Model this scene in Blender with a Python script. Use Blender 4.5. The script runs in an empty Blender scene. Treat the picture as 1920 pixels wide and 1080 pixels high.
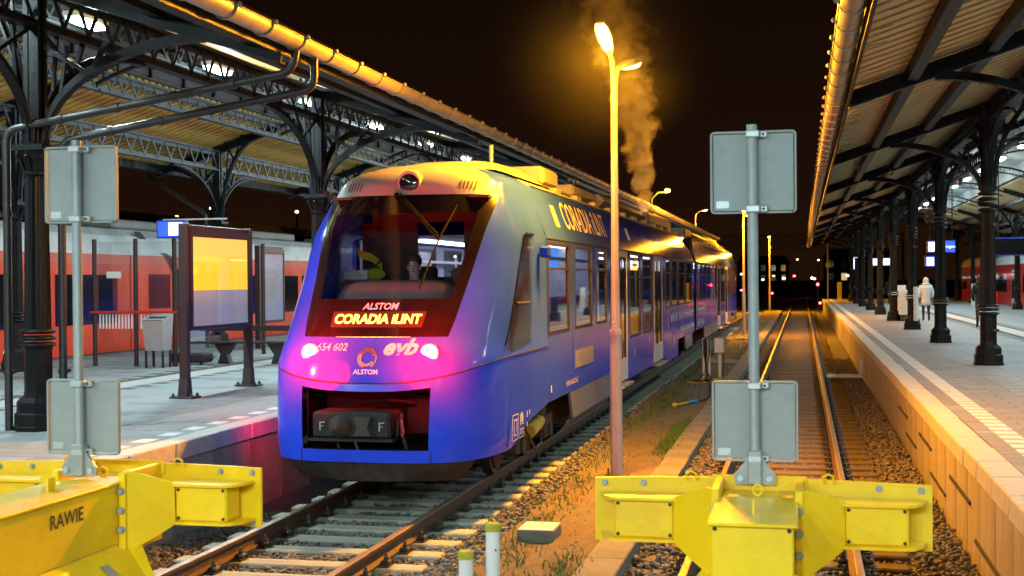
import bpy, math, random
import numpy as np
from mathutils import Vector, Matrix
R = math.radians
rnd = random.Random(7)
sc = bpy.context.scene
COL = sc.collection

# ------------------------------------------------------------------ camera
CAMZ = 2.56
F_PX, YAW, PD, ROLL = 2420.0, R(12.694), R(0.325), R(0.45)
fw = Vector((-math.sin(YAW)*math.cos(PD), math.cos(YAW)*math.cos(PD), -math.sin(PD)))
rt = Vector((math.cos(YAW), math.sin(YAW), 0)); up = rt.cross(fw)
r2 = rt*math.cos(ROLL) - up*math.sin(ROLL); u2 = rt*math.sin(ROLL) + up*math.cos(ROLL)
cd = bpy.data.cameras.new('camera'); cam = bpy.data.objects.new('camera', cd); COL.objects.link(cam)
cam.matrix_world = Matrix(((r2.x, u2.x, -fw.x, 0), (r2.y, u2.y, -fw.y, 0), (r2.z, u2.z, -fw.z, CAMZ), (0, 0, 0, 1)))
cd.sensor_width = 36; cd.lens = 36*F_PX/1920; cd.clip_start = 0.1; cd.clip_end = 3000
cd.dof.use_dof = True; cd.dof.focus_distance = 18.0; cd.dof.aperture_fstop = 3.2
sc.camera = cam

# ------------------------------------------------------------------ night sky, exposure
world = bpy.data.worlds.new('World'); sc.world = world; world.use_nodes = True
wn = world.node_tree; wn.nodes.clear()
wo = wn.nodes.new('ShaderNodeOutputWorld'); bgd = wn.nodes.new('ShaderNodeBackground')
sky = wn.nodes.new('ShaderNodeTexSky'); sky.sky_type = 'NISHITA'; sky.sun_disc = False
sky.sun_elevation = R(-9); sky.sun_rotation = R(200); sky.air_density = 3.0; sky.dust_density = 6.0
geo = wn.nodes.new('ShaderNodeTexCoord'); sep = wn.nodes.new('ShaderNodeSeparateXYZ')
wn.links.new(geo.outputs['Generated'], sep.inputs[0])
ramp = wn.nodes.new('ShaderNodeValToRGB')           # town glow low over the horizon, black above
ramp.color_ramp.elements[0].position = 0.0; ramp.color_ramp.elements[0].color = (0.014, 0.0054, 0.0022, 1)
ramp.color_ramp.elements[1].position = 0.35; ramp.color_ramp.elements[1].color = (0.0020, 0.0010, 0.0008, 1)
wn.links.new(sep.outputs['Z'], ramp.inputs[0])
mxs = wn.nodes.new('ShaderNodeMix'); mxs.data_type = 'RGBA'; mxs.blend_type = 'ADD'; mxs.inputs[0].default_value = 1.0
sc_ = wn.nodes.new('ShaderNodeMix'); sc_.data_type = 'RGBA'; sc_.blend_type = 'MULTIPLY'; sc_.inputs[0].default_value = 1.0
sc_.inputs[7].default_value = (0.05, 0.05, 0.05, 1)
wn.links.new(sky.outputs[0], sc_.inputs[6]); wn.links.new(sc_.outputs[2], mxs.inputs[6]); wn.links.new(ramp.outputs[0], mxs.inputs[7])
wn.links.new(mxs.outputs[2], bgd.inputs[0]); bgd.inputs[1].default_value = 1.0
wn.links.new(bgd.outputs[0], wo.inputs[0])
sc.view_settings.view_transform = 'Standard'; sc.view_settings.look = 'None'
sc.view_settings.exposure = 0.0; sc.view_settings.gamma = 1.0
cy = sc.cycles
cy.use_denoising = True
cy.max_bounces = 6; cy.diffuse_bounces = 3; cy.glossy_bounces = 3; cy.transparent_max_bounces = 12; cy.transmission_bounces = 4
cy.volume_bounces = 2; cy.caustics_reflective = False; cy.caustics_refractive = False
cy.sample_clamp_indirect = 6.0; cy.use_light_tree = True; cy.volume_step_rate = 2.0

SODIUM = (1.0, 0.37, 0.012); COOL = (0.74, 0.96, 1.0)
E_POLE = 5600.0      # W of a near sodium lamp
E_TUBE = 265.0       # W of a fluorescent lamp
E_TAIL = 560.0        # strength of the added red spot standing in for tail light bloom

# ------------------------------------------------------------------ materials
MATS = {}
def nodes_of(name):
    m = bpy.data.materials.new(name); m.use_nodes = True; MATS[name] = m
    nt = m.node_tree; b = nt.nodes['Principled BSDF']
    return m, nt, b
def pm(name, c1, c2=None, scale=6.0, rough=0.6, r2=None, metal=0.0, bump=0.0, bscale=None, coat=0.0, detail=6.0, spec=None, stretch=None, dirt=None):
    m, nt, b = nodes_of(name)
    N = nt.nodes.new; L = nt.links.new
    b.inputs['Roughness'].default_value = rough; b.inputs['Metallic'].default_value = metal
    b.inputs['Coat Weight'].default_value = coat; b.inputs['Coat Roughness'].default_value = 0.06
    if spec is not None: b.inputs['Specular IOR Level'].default_value = spec
    if c2 is None: c2 = tuple(x*0.8 for x in c1)
    tc = N('ShaderNodeTexCoord'); src = tc.outputs['Object']
    if stretch:
        mp = N('ShaderNodeMapping'); mp.inputs['Scale'].default_value = stretch; L(src, mp.inputs[0]); src = mp.outputs[0]
    nz = N('ShaderNodeTexNoise'); nz.inputs['Scale'].default_value = scale; nz.inputs['Detail'].default_value = detail
    nz.inputs['Roughness'].default_value = 0.65; L(src, nz.inputs['Vector'])
    cr = N('ShaderNodeValToRGB'); e = cr.color_ramp.elements
    e[0].position = 0.32; e[1].position = 0.68; e[0].color = (*c2, 1); e[1].color = (*c1, 1)
    L(nz.outputs[0], cr.inputs[0]); out = cr.outputs[0]
    if dirt:
        n2 = N('ShaderNodeTexNoise'); n2.inputs['Scale'].default_value = scale*0.23; n2.inputs['Detail'].default_value = 8; n2.inputs['Roughness'].default_value = 0.7
        L(src, n2.inputs['Vector'])
        c3 = N('ShaderNodeValToRGB'); c3.color_ramp.elements[0].position = 0.5; c3.color_ramp.elements[1].position = 0.72
        L(n2.outputs[0], c3.inputs[0])
        mx = N('ShaderNodeMix'); mx.data_type = 'RGBA'; mx.inputs[7].default_value = (*dirt, 1)
        L(c3.outputs[0], mx.inputs[0]); L(out, mx.inputs[6]); out = mx.outputs[2]
    L(out, b.inputs['Base Color'])
    if r2 is not None:
        mr = N('ShaderNodeMapRange'); mr.inputs[3].default_value = rough; mr.inputs[4].default_value = r2
        L(nz.outputs[0], mr.inputs[0]); L(mr.outputs[0], b.inputs['Roughness'])
    if bump:
        nb = N('ShaderNodeTexNoise'); nb.inputs['Scale'].default_value = bscale or scale*4; nb.inputs['Detail'].default_value = 5
        L(src, nb.inputs['Vector'])
        bp = N('ShaderNodeBump'); bp.inputs['Strength'].default_value = min(1, bump); bp.inputs['Distance'].default_value = 0.02
        L(nb.outputs[0], bp.inputs['Height']); L(bp.outputs[0], b.inputs['Normal'])
    return m
def em(name, col, strength):
    m, nt, b = nodes_of(name)
    b.inputs['Base Color'].default_value = (*[min(1, c)*0.5 for c in col], 1)
    b.inputs['Emission Color'].default_value = (*col, 1); b.inputs['Emission Strength'].default_value = strength
    return m
def glass(name, tint=(0.8, 0.85, 0.85), refl=0.10, rough=0.02):
    m = bpy.data.materials.new(name); m.use_nodes = True; MATS[name] = m
    nt = m.node_tree; nt.nodes.clear(); N = nt.nodes.new; L = nt.links.new
    o = N('ShaderNodeOutputMaterial'); mx = N('ShaderNodeMixShader'); t = N('ShaderNodeBsdfTransparent'); g = N('ShaderNodeBsdfGlossy')
    fr = N('ShaderNodeLayerWeight'); fr.inputs[0].default_value = 0.5
    pw = N('ShaderNodeMath'); pw.operation = 'POWER'; pw.inputs[1].default_value = 5.0
    ad = N('ShaderNodeMath'); ad.operation = 'MULTIPLY_ADD'; ad.inputs[1].default_value = 1-refl; ad.inputs[2].default_value = refl
    t.inputs[0].default_value = (*tint, 1); g.inputs[0].default_value = (0.9, 0.9, 0.9, 1); g.inputs['Roughness'].default_value = rough
    L(fr.outputs['Facing'], pw.inputs[0]); L(pw.outputs[0], ad.inputs[0]); L(ad.outputs[0], mx.inputs[0]); L(t.outputs[0], mx.inputs[1]); L(g.outputs[0], mx.inputs[2]); L(mx.outputs[0], o.inputs[0])
    return m

pm('iron', (0.010, 0.012, 0.013), (0.006, 0.007, 0.008), 9, 0.36, 0.55, bump=0.25, bscale=40, spec=0.15, dirt=(0.016, 0.014, 0.012))
pm('iron_grey', (0.06, 0.085, 0.09), (0.03, 0.042, 0.046), 7, 0.42, 0.6, bump=0.2, bscale=40, dirt=(0.05, 0.04, 0.03))
pm('pipe_black', (0.016, 0.016, 0.017), (0.03, 0.028, 0.026), 14, 0.28, 0.5, bump=0.15, bscale=50)
pm('ochre_sheet', (0.80, 0.50, 0.11), (0.66, 0.41, 0.09), 3.5, 0.55, 0.75, bump=0.15, bscale=30, dirt=(0.48, 0.30, 0.08))
pm('board_sheet', (0.70, 0.55, 0.27), (0.58, 0.45, 0.22), 3.0, 0.55, 0.75, bump=0.15, bscale=30, dirt=(0.45, 0.34, 0.17))
pm('gutter_zinc', (0.46, 0.42, 0.36), (0.33, 0.30, 0.26), 5, 0.38, 0.55, metal=0.35, bump=0.12, bscale=20, dirt=(0.22, 0.18, 0.13))
pm('timber_dull', (0.13, 0.125, 0.11), (0.09, 0.088, 0.08), 4, 0.6, bump=0.1)
pm('board_shade', (0.24, 0.17, 0.085), (0.17, 0.125, 0.06), 5, 0.8)  # strips between the right roof boards, their shade put into the colour
pm('roof_dark', (0.10, 0.062, 0.025), (0.07, 0.043, 0.018), 4, 0.8)
pm('timber_white', (0.55, 0.58, 0.58), (0.42, 0.45, 0.46), 4, 0.6, bump=0.1)
pm('paving', (0.27, 0.305, 0.315), (0.20, 0.228, 0.236), 5, 0.55, 0.8, bump=0.35, bscale=60, dirt=(0.15, 0.165, 0.165))
pm('paving_dark', (0.22, 0.215, 0.215), (0.165, 0.165, 0.165), 5, 0.55, 0.8, bump=0.35, bscale=60, dirt=(0.12, 0.12, 0.115))
pm('paving_brown', (0.25, 0.24, 0.235), (0.185, 0.18, 0.178), 5, 0.55, 0.8, bump=0.35, bscale=60, dirt=(0.14, 0.13, 0.12))
pm('joint', (0.07, 0.07, 0.068), (0.045, 0.045, 0.042), 12, 0.9, bump=0.4)
pm('tactile_white', (0.66, 0.66, 0.60), (0.50, 0.50, 0.46), 9, 0.6, bump=0.25, bscale=50, dirt=(0.36, 0.35, 0.31))
pm('guide_tile', (0.50, 0.52, 0.48), (0.40, 0.42, 0.39), 6, 0.6, bump=0.25, bscale=50, dirt=(0.3, 0.3, 0.28))
pm('coping', (0.52, 0.50, 0.45), (0.40, 0.385, 0.35), 5, 0.75, bump=0.4, bscale=45, dirt=(0.24, 0.21, 0.17))
pm('concrete_wall', (0.36, 0.315, 0.225), (0.24, 0.21, 0.15), 2.2, 0.85, bump=0.4, bscale=35, stretch=(1, 1, 0.25), dirt=(0.12, 0.105, 0.09))
pm('ballast_sheet', (0.13, 0.125, 0.115), (0.06, 0.057, 0.052), 14, 0.9, bump=1.0, bscale=18)
pm('stone_grey', (0.17, 0.172, 0.165), (0.085, 0.086, 0.083), 30, 0.8, bump=0.3, bscale=120)
pm('stone_brown', (0.16, 0.125, 0.085), (0.08, 0.063, 0.045), 30, 0.8, bump=0.3, bscale=120)
pm('path_gravel', (0.145, 0.105, 0.056), (0.085, 0.062, 0.035), 7, 0.9, bump=1.0, bscale=55, dirt=(0.11, 0.11, 0.055))
pm('ground_dark', (0.055, 0.05, 0.042), (0.03, 0.028, 0.024), 0.6, 0.95, bump=0.8, bscale=6)
pm('slab_concrete', (0.19, 0.175, 0.14), (0.12, 0.115, 0.09), 6, 0.85, bump=0.4, bscale=50, dirt=(0.075, 0.085, 0.035))
pm('rust', (0.105, 0.055, 0.032), (0.055, 0.032, 0.022), 10, 0.62, 0.8, metal=0.25, bump=0.4, bscale=60)
pm('rail_head', (0.42, 0.35, 0.27), (0.24, 0.17, 0.12), 8, 0.32, 0.5, metal=0.8, stretch=(4, 0.3, 1))
pm('sleeper_pale', (0.36, 0.38, 0.30), (0.25, 0.27, 0.21), 5, 0.85, bump=0.4, bscale=30, stretch=(0.3, 2, 1), dirt=(0.17, 0.16, 0.12))
pm('sleeper_wood', (0.11, 0.08, 0.052), (0.06, 0.045, 0.032), 6, 0.85, bump=0.6, bscale=25, stretch=(0.25, 3, 1), dirt=(0.16, 0.12, 0.08))
pm('yellow_paint', (0.93, 0.60, 0.006), (0.88, 0.55, 0.005), 5.0, 0.32, 0.5, bump=0.10, bscale=30, coat=0.2, dirt=(0.74, 0.45, 0.015))
pm('galv', (0.37, 0.40, 0.39), (0.30, 0.325, 0.32), 10, 0.45, 0.62, metal=0.35, bump=0.06, bscale=40)
pm('galv_light', (0.58, 0.62, 0.61), (0.46, 0.5, 0.5), 16, 0.38, 0.55, metal=0.5)
pm('sign_grey', (0.33, 0.36, 0.345), (0.28, 0.305, 0.295), 5, 0.5, 0.65, metal=0.1, dirt=(0.24, 0.26, 0.25))
pm('steel_dark', (0.05, 0.05, 0.048), (0.03, 0.028, 0.026), 12, 0.5, 0.75, metal=0.3, bump=0.3, bscale=40)
pm('underframe', (0.075, 0.062, 0.05), (0.035, 0.03, 0.026), 10, 0.7, 0.9, metal=0.1, bump=0.3, bscale=40, dirt=(0.12, 0.08, 0.05))
pm('lamp_pole', (0.44, 0.42, 0.40), (0.36, 0.335, 0.32), 8, 0.5, 0.65, metal=0.15, stretch=(2, 2, 0.5), dirt=(0.34, 0.26, 0.23))
pm('train_blue', (0.028, 0.080, 0.86), (0.023, 0.068, 0.76), 2.2, 0.08, 0.16, coat=0.0, spec=0.12, stretch=(1, 1, .35), dirt=(0.028, 0.068, 0.70))
pm('cab_glass', (0.008, 0.008, 0.010), (0.012, 0.011, 0.011), 4, 0.12, 0.18)
pm('train_navy', (0.045, 0.062, 0.30), (0.04, 0.055, 0.26), 1.2, 0.17, 0.26, coat=0.6)
pm('train_slate', (0.13, 0.17, 0.30), (0.105, 0.135, 0.24), 3, 0.35, 0.55, coat=0.2, dirt=(0.12, 0.11, 0.12), stretch=(1, 1, 0.3))
pm('fairing_grey', (0.36, 0.34, 0.31), (0.30, 0.285, 0.26), 3, 0.42, 0.55, coat=0.15, dirt=(0.23, 0.21, 0.19))
pm('roof_grey', (0.33, 0.315, 0.29), (0.24, 0.23, 0.21), 4, 0.5, 0.7, dirt=(0.14, 0.125, 0.11))
pm('black_gloss', (0.006, 0.006, 0.007), (0.010, 0.009, 0.009), 5, 0.08, 0.14, coat=0.5)
pm('black_matt', (0.016, 0.015, 0.015), (0.009, 0.009, 0.009), 8, 0.7)
pm('rubber', (0.02, 0.02, 0.022), (0.012, 0.012, 0.013), 10, 0.75, bump=0.2)
pm('white_paint', (0.74, 0.74, 0.72), (0.64, 0.64, 0.62), 6, 0.4, coat=0.2)
pm('marking_white', (0.78, 0.78, 0.80), (0.7, 0.7, 0.72), 6, 0.45)
pm('marking_cream', (0.74, 0.62, 0.36), (0.66, 0.55, 0.32), 6, 0.45)
pm('silver', (0.72, 0.72, 0.74), (0.6, 0.6, 0.62), 6, 0.22, metal=0.9)
pm('interior_grey', (0.42, 0.43, 0.48), (0.36, 0.37, 0.42), 3, 0.6)
pm('interior_light', (0.62, 0.63, 0.68), (0.55, 0.56, 0.6), 3, 0.5)
pm('cab_dark', (0.045, 0.035, 0.035), (0.03, 0.024, 0.025), 5, 0.7)
pm('cab_panel', (0.14, 0.12, 0.13), (0.10, 0.09, 0.10), 4, 0.6)
pm('seat_fabric', (0.04, 0.06, 0.16), (0.03, 0.045, 0.12), 30, 0.9)
pm('wiper_black', (0.004, 0.004, 0.004), (0.003, 0.003, 0.003), 8, 0.6, spec=0.1)
pm('hivis', (0.36, 0.46, 0.02), (0.28, 0.38, 0.015), 12, 0.8)
pm('skin', (0.52, 0.32, 0.24), (0.45, 0.27, 0.2), 20, 0.55)
pm('hair_dark', (0.025, 0.018, 0.014), (0.015, 0.011, 0.009), 40, 0.7)
pm('suit_black', (0.012, 0.012, 0.015), (0.008, 0.008, 0.01), 30, 0.85)
pm('coat_white', (0.66, 0.66, 0.64), (0.56, 0.56, 0.55), 18, 0.75, bump=0.4, bscale=22)
pm('brick_red_train', (0.80, 0.062, 0.010), (0.74, 0.05, 0.009), 2, 0.32, 0.42, coat=0.3, dirt=(0.46, 0.04, 0.014))
pm('crimson_train', (0.50, 0.022, 0.026), (0.45, 0.02, 0.022), 2, 0.3, 0.4, coat=0.3)
pm('roof_white', (0.62, 0.66, 0.65), (0.52, 0.56, 0.55), 3, 0.5, dirt=(0.4, 0.42, 0.4))
pm('pane_dark', (0.012, 0.013, 0.016), (0.009, 0.01, 0.012), 3, 0.07, 0.1)
pm('brown_frame', (0.026, 0.014, 0.015), (0.018, 0.010, 0.011), 8, 0.4, 0.55)
pm('bin_grey', (0.42, 0.42, 0.42), (0.35, 0.35, 0.35), 8, 0.42, metal=0.4)
pm('red_paint', (0.62, 0.035, 0.02), (0.55, 0.03, 0.018), 8, 0.4)
pm('cabinet', (0.60, 0.62, 0.62), (0.5, 0.52, 0.52), 8, 0.5)
pm('sign_blue', (0.012, 0.045, 0.42), (0.01, 0.04, 0.36), 5, 0.4)
pm('poster_grey', (0.40, 0.36, 0.34), (0.36, 0.32, 0.31), 5, 0.3)
pm('poster_paper', (0.55, 0.55, 0.56), (0.34, 0.35, 0.38), 22, 0.25)
pm('grass', (0.075, 0.15, 0.02), (0.045, 0.10, 0.015), 20, 0.8)
pm('moss_yellow', (0.42, 0.38, 0.02), (0.30, 0.29, 0.03), 20, 0.8)
pm('cable_yellow', (0.62, 0.45, 0.03), None, 8, 0.6)
pm('plug_blue', (0.03, 0.22, 0.6), None, 8, 0.5)
pm('building_dark', (0.05, 0.04, 0.035), (0.035, 0.028, 0.025), 0.6, 0.9)
pm('bark', (0.05, 0.04, 0.03), None, 8, 0.9)
em('tube_light', COOL, 14.0)
em('sodium_lens', (1.0, 0.62, 0.14), 22.0)
em('sodium_far', (1.0, 0.58, 0.12), 20.0)
em('tail_core', (1.0, 0.55, 0.6), 14.0)
em('tail_ring', (1.0, 0.22, 0.34), 5.0)
em('red_signal', (1.0, 0.04, 0.06), 30.0)
em('led_amber', (1.0, 0.50, 0.06), 6.0)
em('led_panel', (0.05, 0.015, 0.0), 0.15)
em('ceiling_strip', (0.62, 0.74, 1.0), 9.0)
em('poster_yellow', (1.0, 0.62, 0.02), 1.15)
em('poster_reflection', (0.62, 0.66, 0.74), 0.32)  # grey lower sheet, its reflected light put in as a faint glow
em('sign_lit_white', (0.75, 0.78, 1.0), 2.2)
em('sign_lit_blue', (0.03, 0.10, 1.0), 1.2)
em('far_warm', (1.0, 0.78, 0.45), 8.0)
em('far_white', (0.85, 0.92, 1.0), 9.0)
em('far_window', (1.0, 0.66, 0.30), 0.7)
em('screen_blue', (0.10, 0.35, 1.0), 1.6)
glass('pane_clear', (0.88, 0.90, 0.92), 0.07)
glass('pane_screen', (0.93, 0.86, 0.87), 0.05)
glass('pane_train', (0.72, 0.76, 0.82), 0.13)

# ------------------------------------------------------------------ mesh helpers
OFF = {}
class MB:
    def __init__(s): s.v = []; s.f = []
    def add(s, vs, fs):
        n = len(s.v); s.v += [tuple(v) for v in vs]; s.f += [tuple(i+n for i in f) for f in fs]; return s
    def box(s, x0, x1, y0, y1, z0, z1):
        return s.add([(x0,y0,z0),(x1,y0,z0),(x1,y1,z0),(x0,y1,z0),(x0,y0,z1),(x1,y0,z1),(x1,y1,z1),(x0,y1,z1)],
                     [(0,3,2,1),(4,5,6,7),(0,1,5,4),(1,2,6,5),(2,3,7,6),(3,0,4,7)])
    def bbox(s, x0, x1, y0, y1, z0, z1, b=0.01):          # box with chamfered edges
        v = []; ids = {}
        for i, (xa, sx) in enumerate(((x0,1),(x1,-1))):
            for j, (ya, sy) in enumerate(((y0,1),(y1,-1))):
                for k, (za, sz) in enumerate(((z0,1),(z1,-1))):
                    ids[i,j,k] = len(v)
                    v += [(xa, ya+sy*b, za+sz*b), (xa+sx*b, ya, za+sz*b), (xa+sx*b, ya+sy*b, za)]
        F = []
        g = lambda i,j,k,a: ids[i,j,k]+a
        for i in (0,1): F.append([g(i,0,0,0), g(i,1,0,0), g(i,1,1,0), g(i,0,1,0)])
        for j in (0,1): F.append([g(0,j,0,1), g(1,j,0,1), g(1,j,1,1), g(0,j,1,1)])
        for k in (0,1): F.append([g(0,0,k,2), g(1,0,k,2), g(1,1,k,2), g(0,1,k,2)])
        for j in (0,1):
            for k in (0,1): F.append([g(0,j,k,1), g(1,j,k,1), g(1,j,k,2), g(0,j,k,2)])
        for i in (0,1):
            for k in (0,1): F.append([g(i,0,k,0), g(i,1,k,0), g(i,1,k,2), g(i,0,k,2)])
        for i in (0,1):
            for j in (0,1): F.append([g(i,j,0,0), g(i,j,1,0), g(i,j,1,1), g(i,j,0,1)])
        for i in (0,1):
            for j in (0,1):
                for k in (0,1): F.append([g(i,j,k,0), g(i,j,k,1), g(i,j,k,2)])
        return s.add(v, F)
    def bar(s, p, q, w, h, upv=(0,0,1)):                   # straight bar p-q, w across, h along upv
        p = Vector(p); q = Vector(q); d = (q-p).normalized(); U = Vector(upv)
        if abs(d.dot(U)) > 0.98: U = Vector((0,1,0)) if abs(d.y) < 0.9 else Vector((1,0,0))
        sd = d.cross(U).normalized(); U = sd.cross(d).normalized()
        a = sd*w/2; b = U*h/2
        vs = [p-a-b, p+a-b, p+a+b, p-a+b, q-a-b, q+a-b, q+a+b, q-a+b]
        return s.add(vs, [(0,1,2,3),(7,6,5,4),(0,4,5,1),(1,5,6,2),(2,6,7,3),(3,7,4,0)])
    def sweep(s, path, side, w, h):                        # rectangular section swept along a planar path; w along 'side'
        P = [Vector(p) for p in path]; S = Vector(side).normalized(); vs = []; n = len(P)
        for i, p in enumerate(P):
            t = (P[min(i+1,n-1)]-P[max(i-1,0)]).normalized(); nn = S.cross(t).normalized()
            a = S*w/2; b = nn*h/2
            vs += [p-a-b, p+a-b, p+a+b, p-a+b]
        fs = [(0,1,2,3), (4*n-1,4*n-2,4*n-3,4*n-4)]
        for i in range(n-1):
            for k in range(4): fs.append((4*i+k, 4*i+4+k, 4*i+4+(k+1)%4, 4*i+(k+1)%4))
        return s.add(vs, fs)
    def tube(s, path, r, n=10, caps=True):
        P = [Vector(p) for p in path]; m = len(P); vs = []; prev = None
        rr = r if isinstance(r, (list, tuple)) else [r]*m
        for i, p in enumerate(P):
            t = (P[min(i+1,m-1)]-P[max(i-1,0)]).normalized()
            if prev is None:
                a = t.orthogonal().normalized()
            else:
                a = (prev - t*prev.dot(t)).normalized()
            prev = a; b = t.cross(a)
            for k in range(n):
                an = 2*math.pi*k/n; vs.append(p + (a*math.cos(an) + b*math.sin(an))*rr[i])
        fs = []
        for i in range(m-1):
            for k in range(n): fs.append((i*n+k, i*n+(k+1)%n, (i+1)*n+(k+1)%n, (i+1)*n+k))
        if caps: fs += [tuple(range(n))[::-1], tuple(range((m-1)*n, m*n))]
        return s.add(vs, fs)
    def lathe(s, prof, c=(0,0,0), n=16, flute=0.0, rot=0.0):  # profile (r,z) round the vertical
        vs = []; m = len(prof)
        for (r, z) in prof:
            fl = flute
            for k in range(n):
                an = 2*math.pi*k/n + rot; rr = r - (fl if (k % 2) else 0)*(r > 0.05)
                vs.append((c[0]+rr*math.cos(an), c[1]+rr*math.sin(an), c[2]+z))
        fs = []
        for i in range(m-1):
            for k in range(n): fs.append((i*n+k, i*n+(k+1)%n, (i+1)*n+(k+1)%n, (i+1)*n+k))
        fs += [tuple(range(n))[::-1], tuple(range((m-1)*n, m*n))]
        return s.add(vs, fs)
    def prism(s, poly, axis, a0, a1):                      # polygon (2 coords) extruded along axis 0/1/2
        def mk(p, a):
            if axis == 0: return (a, p[0], p[1])
            if axis == 1: return (p[0], a, p[1])
            return (p[0], p[1], a)
        n = len(poly); vs = [mk(p, a0) for p in poly] + [mk(p, a1) for p in poly]
        fs = [tuple(range(n)), tuple(range(2*n-1, n-1, -1))] + [(i, i+n, (i+1)%n+n, (i+1)%n) for i in range(n)]
        return s.add(vs, fs)
    def disc(s, c, r, axis, t, n=20):                      # short cylinder along axis
        poly = [(r*math.cos(2*math.pi*k/n), r*math.sin(2*math.pi*k/n)) for k in range(n)]
        o = [i for i in range(3) if i != axis]
        return s.prism([(c[o[0]]+p[0], c[o[1]]+p[1]) for p in poly], axis, c[axis]-t/2, c[axis]+t/2)
    def sphere(s, c, r, n=10, m=7):
        rx, ry, rz = r if isinstance(r, (tuple, list)) else (r, r, r)
        vs = [(c[0], c[1], c[2]-rz)]
        for j in range(1, m):
            a = math.pi*j/m - math.pi/2
            for k in range(n):
                b = 2*math.pi*k/n; vs.append((c[0]+rx*math.cos(a)*math.cos(b), c[1]+ry*math.cos(a)*math.sin(b), c[2]+rz*math.sin(a)))
        vs.append((c[0], c[1], c[2]+rz)); t = len(vs)-1
        fs = [(0, 1+(k+1)%n, 1+k) for k in range(n)]
        for j in range(m-2):
            for k in range(n): fs.append((1+j*n+k, 1+j*n+(k+1)%n, 1+(j+1)*n+(k+1)%n, 1+(j+1)*n+k))
        fs += [(t, 1+(m-2)*n+k, 1+(m-2)*n+(k+1)%n) for k in range(n)]
        return s.add(vs, fs)
    def mesh(s, name, mat, off=(0,0,0), smooth=False, fix=True):
        me = bpy.data.meshes.new(name)
        me.from_pydata([(v[0]-off[0], v[1]-off[1], v[2]-off[2]) for v in s.v], [], s.f)
        if fix:
            import bmesh
            b = bmesh.new(); b.from_mesh(me); bmesh.ops.recalc_face_normals(b, faces=b.faces); b.to_mesh(me); b.free()
        if mat: me.materials.append(MATS[mat])
        if smooth is not False:
            me.shade_smooth()
            try: me.set_sharp_from_angle(angle=R(35 if smooth is True else smooth))
            except Exception: pass
        return me
    def build(s, name, mat, parent=None, smooth=False, fix=True, stuff=False):
        off = OFF.get(parent.name, (0,0,0)) if parent else (0,0,0)
        o = bpy.data.objects.new(name, s.mesh(name, mat, off, smooth, fix)); COL.objects.link(o)
        if parent: o.parent = parent
        OFF[o.name] = off
        if stuff: o['kind'] = 'stuff'
        return o
def tag(o, label, cat, group=None, kind=None):
    if label: o['label'] = label
    if cat: o['category'] = cat
    if group: o['group'] = group
    if kind: o['kind'] = kind
    return o
def thing(name, label, cat, loc=(0,0,0), group=None, kind=None):
    o = bpy.data.objects.new(name, None); COL.objects.link(o); o.location = loc; o.empty_display_size = 0.1
    OFF[o.name] = tuple(loc); return tag(o, label, cat, group, kind)
def single(mb, name, mat, label, cat, loc, group=None, kind=None, smooth=False):   # a thing that is one mesh
    o = bpy.data.objects.new(name, mb.mesh(name, mat, loc, smooth)); COL.objects.link(o); o.location = loc
    OFF[o.name] = tuple(loc); return tag(o, label, cat, group, kind)
def inst(name, me, parent, loc, rz=0.0, scale=None):
    o = bpy.data.objects.new(name, me); COL.objects.link(o)
    off = OFF.get(parent.name, (0,0,0)) if parent else (0,0,0)
    o.location = (loc[0]-off[0], loc[1]-off[1], loc[2]-off[2])
    if rz: o.rotation_euler = (0,0,rz)
    if scale: o.scale = scale
    if parent: o.parent = parent
    OFF[o.name] = tuple(loc); return o
def copy_tree(o, loc, label):
    c = o.copy(); COL.objects.link(c); c.location = loc; c['label'] = label; OFF[c.name] = tuple(loc)
    for ch in o.children:
        d = ch.copy(); COL.objects.link(d); d.parent = c
        for g in ch.children:
            e = g.copy(); COL.objects.link(e); e.parent = d
    return c
def text_mb(s, size, shear=0.0, bold=0.0, sx=1.0):
    cu = bpy.data.curves.new('t', 'FONT'); cu.body = s; cu.size = size; cu.shear = shear; cu.offset = bold
    cu.align_x = 'CENTER'; cu.align_y = 'CENTER'; cu.resolution_u = 3
    o = bpy.data.objects.new('t', cu); COL.objects.link(o); bpy.context.view_layer.update()
    me = bpy.data.meshes.new_from_object(o.evaluated_get(bpy.context.evaluated_depsgraph_get()))
    vs = [(v.co.x*sx, v.co.y) for v in me.vertices]; fs = [tuple(p.vertices) for p in me.polygons]
    bpy.data.objects.remove(o); bpy.data.curves.remove(cu); bpy.data.meshes.remove(me)
    return vs, fs
def text_on(s, size, fn, name, mat, parent, **k):         # fn maps (u,v) of the lettering to a point of the surface
    vs, fs = text_mb(s, size, **k); mb = MB(); mb.add([fn(u, v) for u, v in vs], fs)
    return mb.build(name, mat, parent, fix=False)
def arc(c, a, b, t0, t1, n, plane='xz', const=0.0):
    out = []
    for i in range(n+1):
        t = R(t0+(t1-t0)*i/n); p = (c[0]+a*math.cos(t), c[1]+b*math.sin(t))
        out.append((p[0], const, p[1]) if plane == 'xz' else (const, p[0], p[1]))
    return out
ORD = ['first','second','third','fourth','fifth','sixth','seventh','eighth','ninth','tenth','eleventh','twelfth','thirteenth','fourteenth','fifteenth','sixteenth','seventeenth','eighteenth','nineteenth','twentieth']

T1, T2 = -4.80, -0.28            # track centres
PL, PR, PZ = -6.72, 1.60, 0.80    # platform edges and height
PLF, PRF = -17.70, 12.60
LC1, LC2, LRID = -9.05, -15.60, -12.30
RC1, RC2, RRID = 3.62, 11.20, 7.40
LY = [14.0+9.35*k for k in range(8)]
RY = [18.1+9.2*k for k in range(10)]

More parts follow.
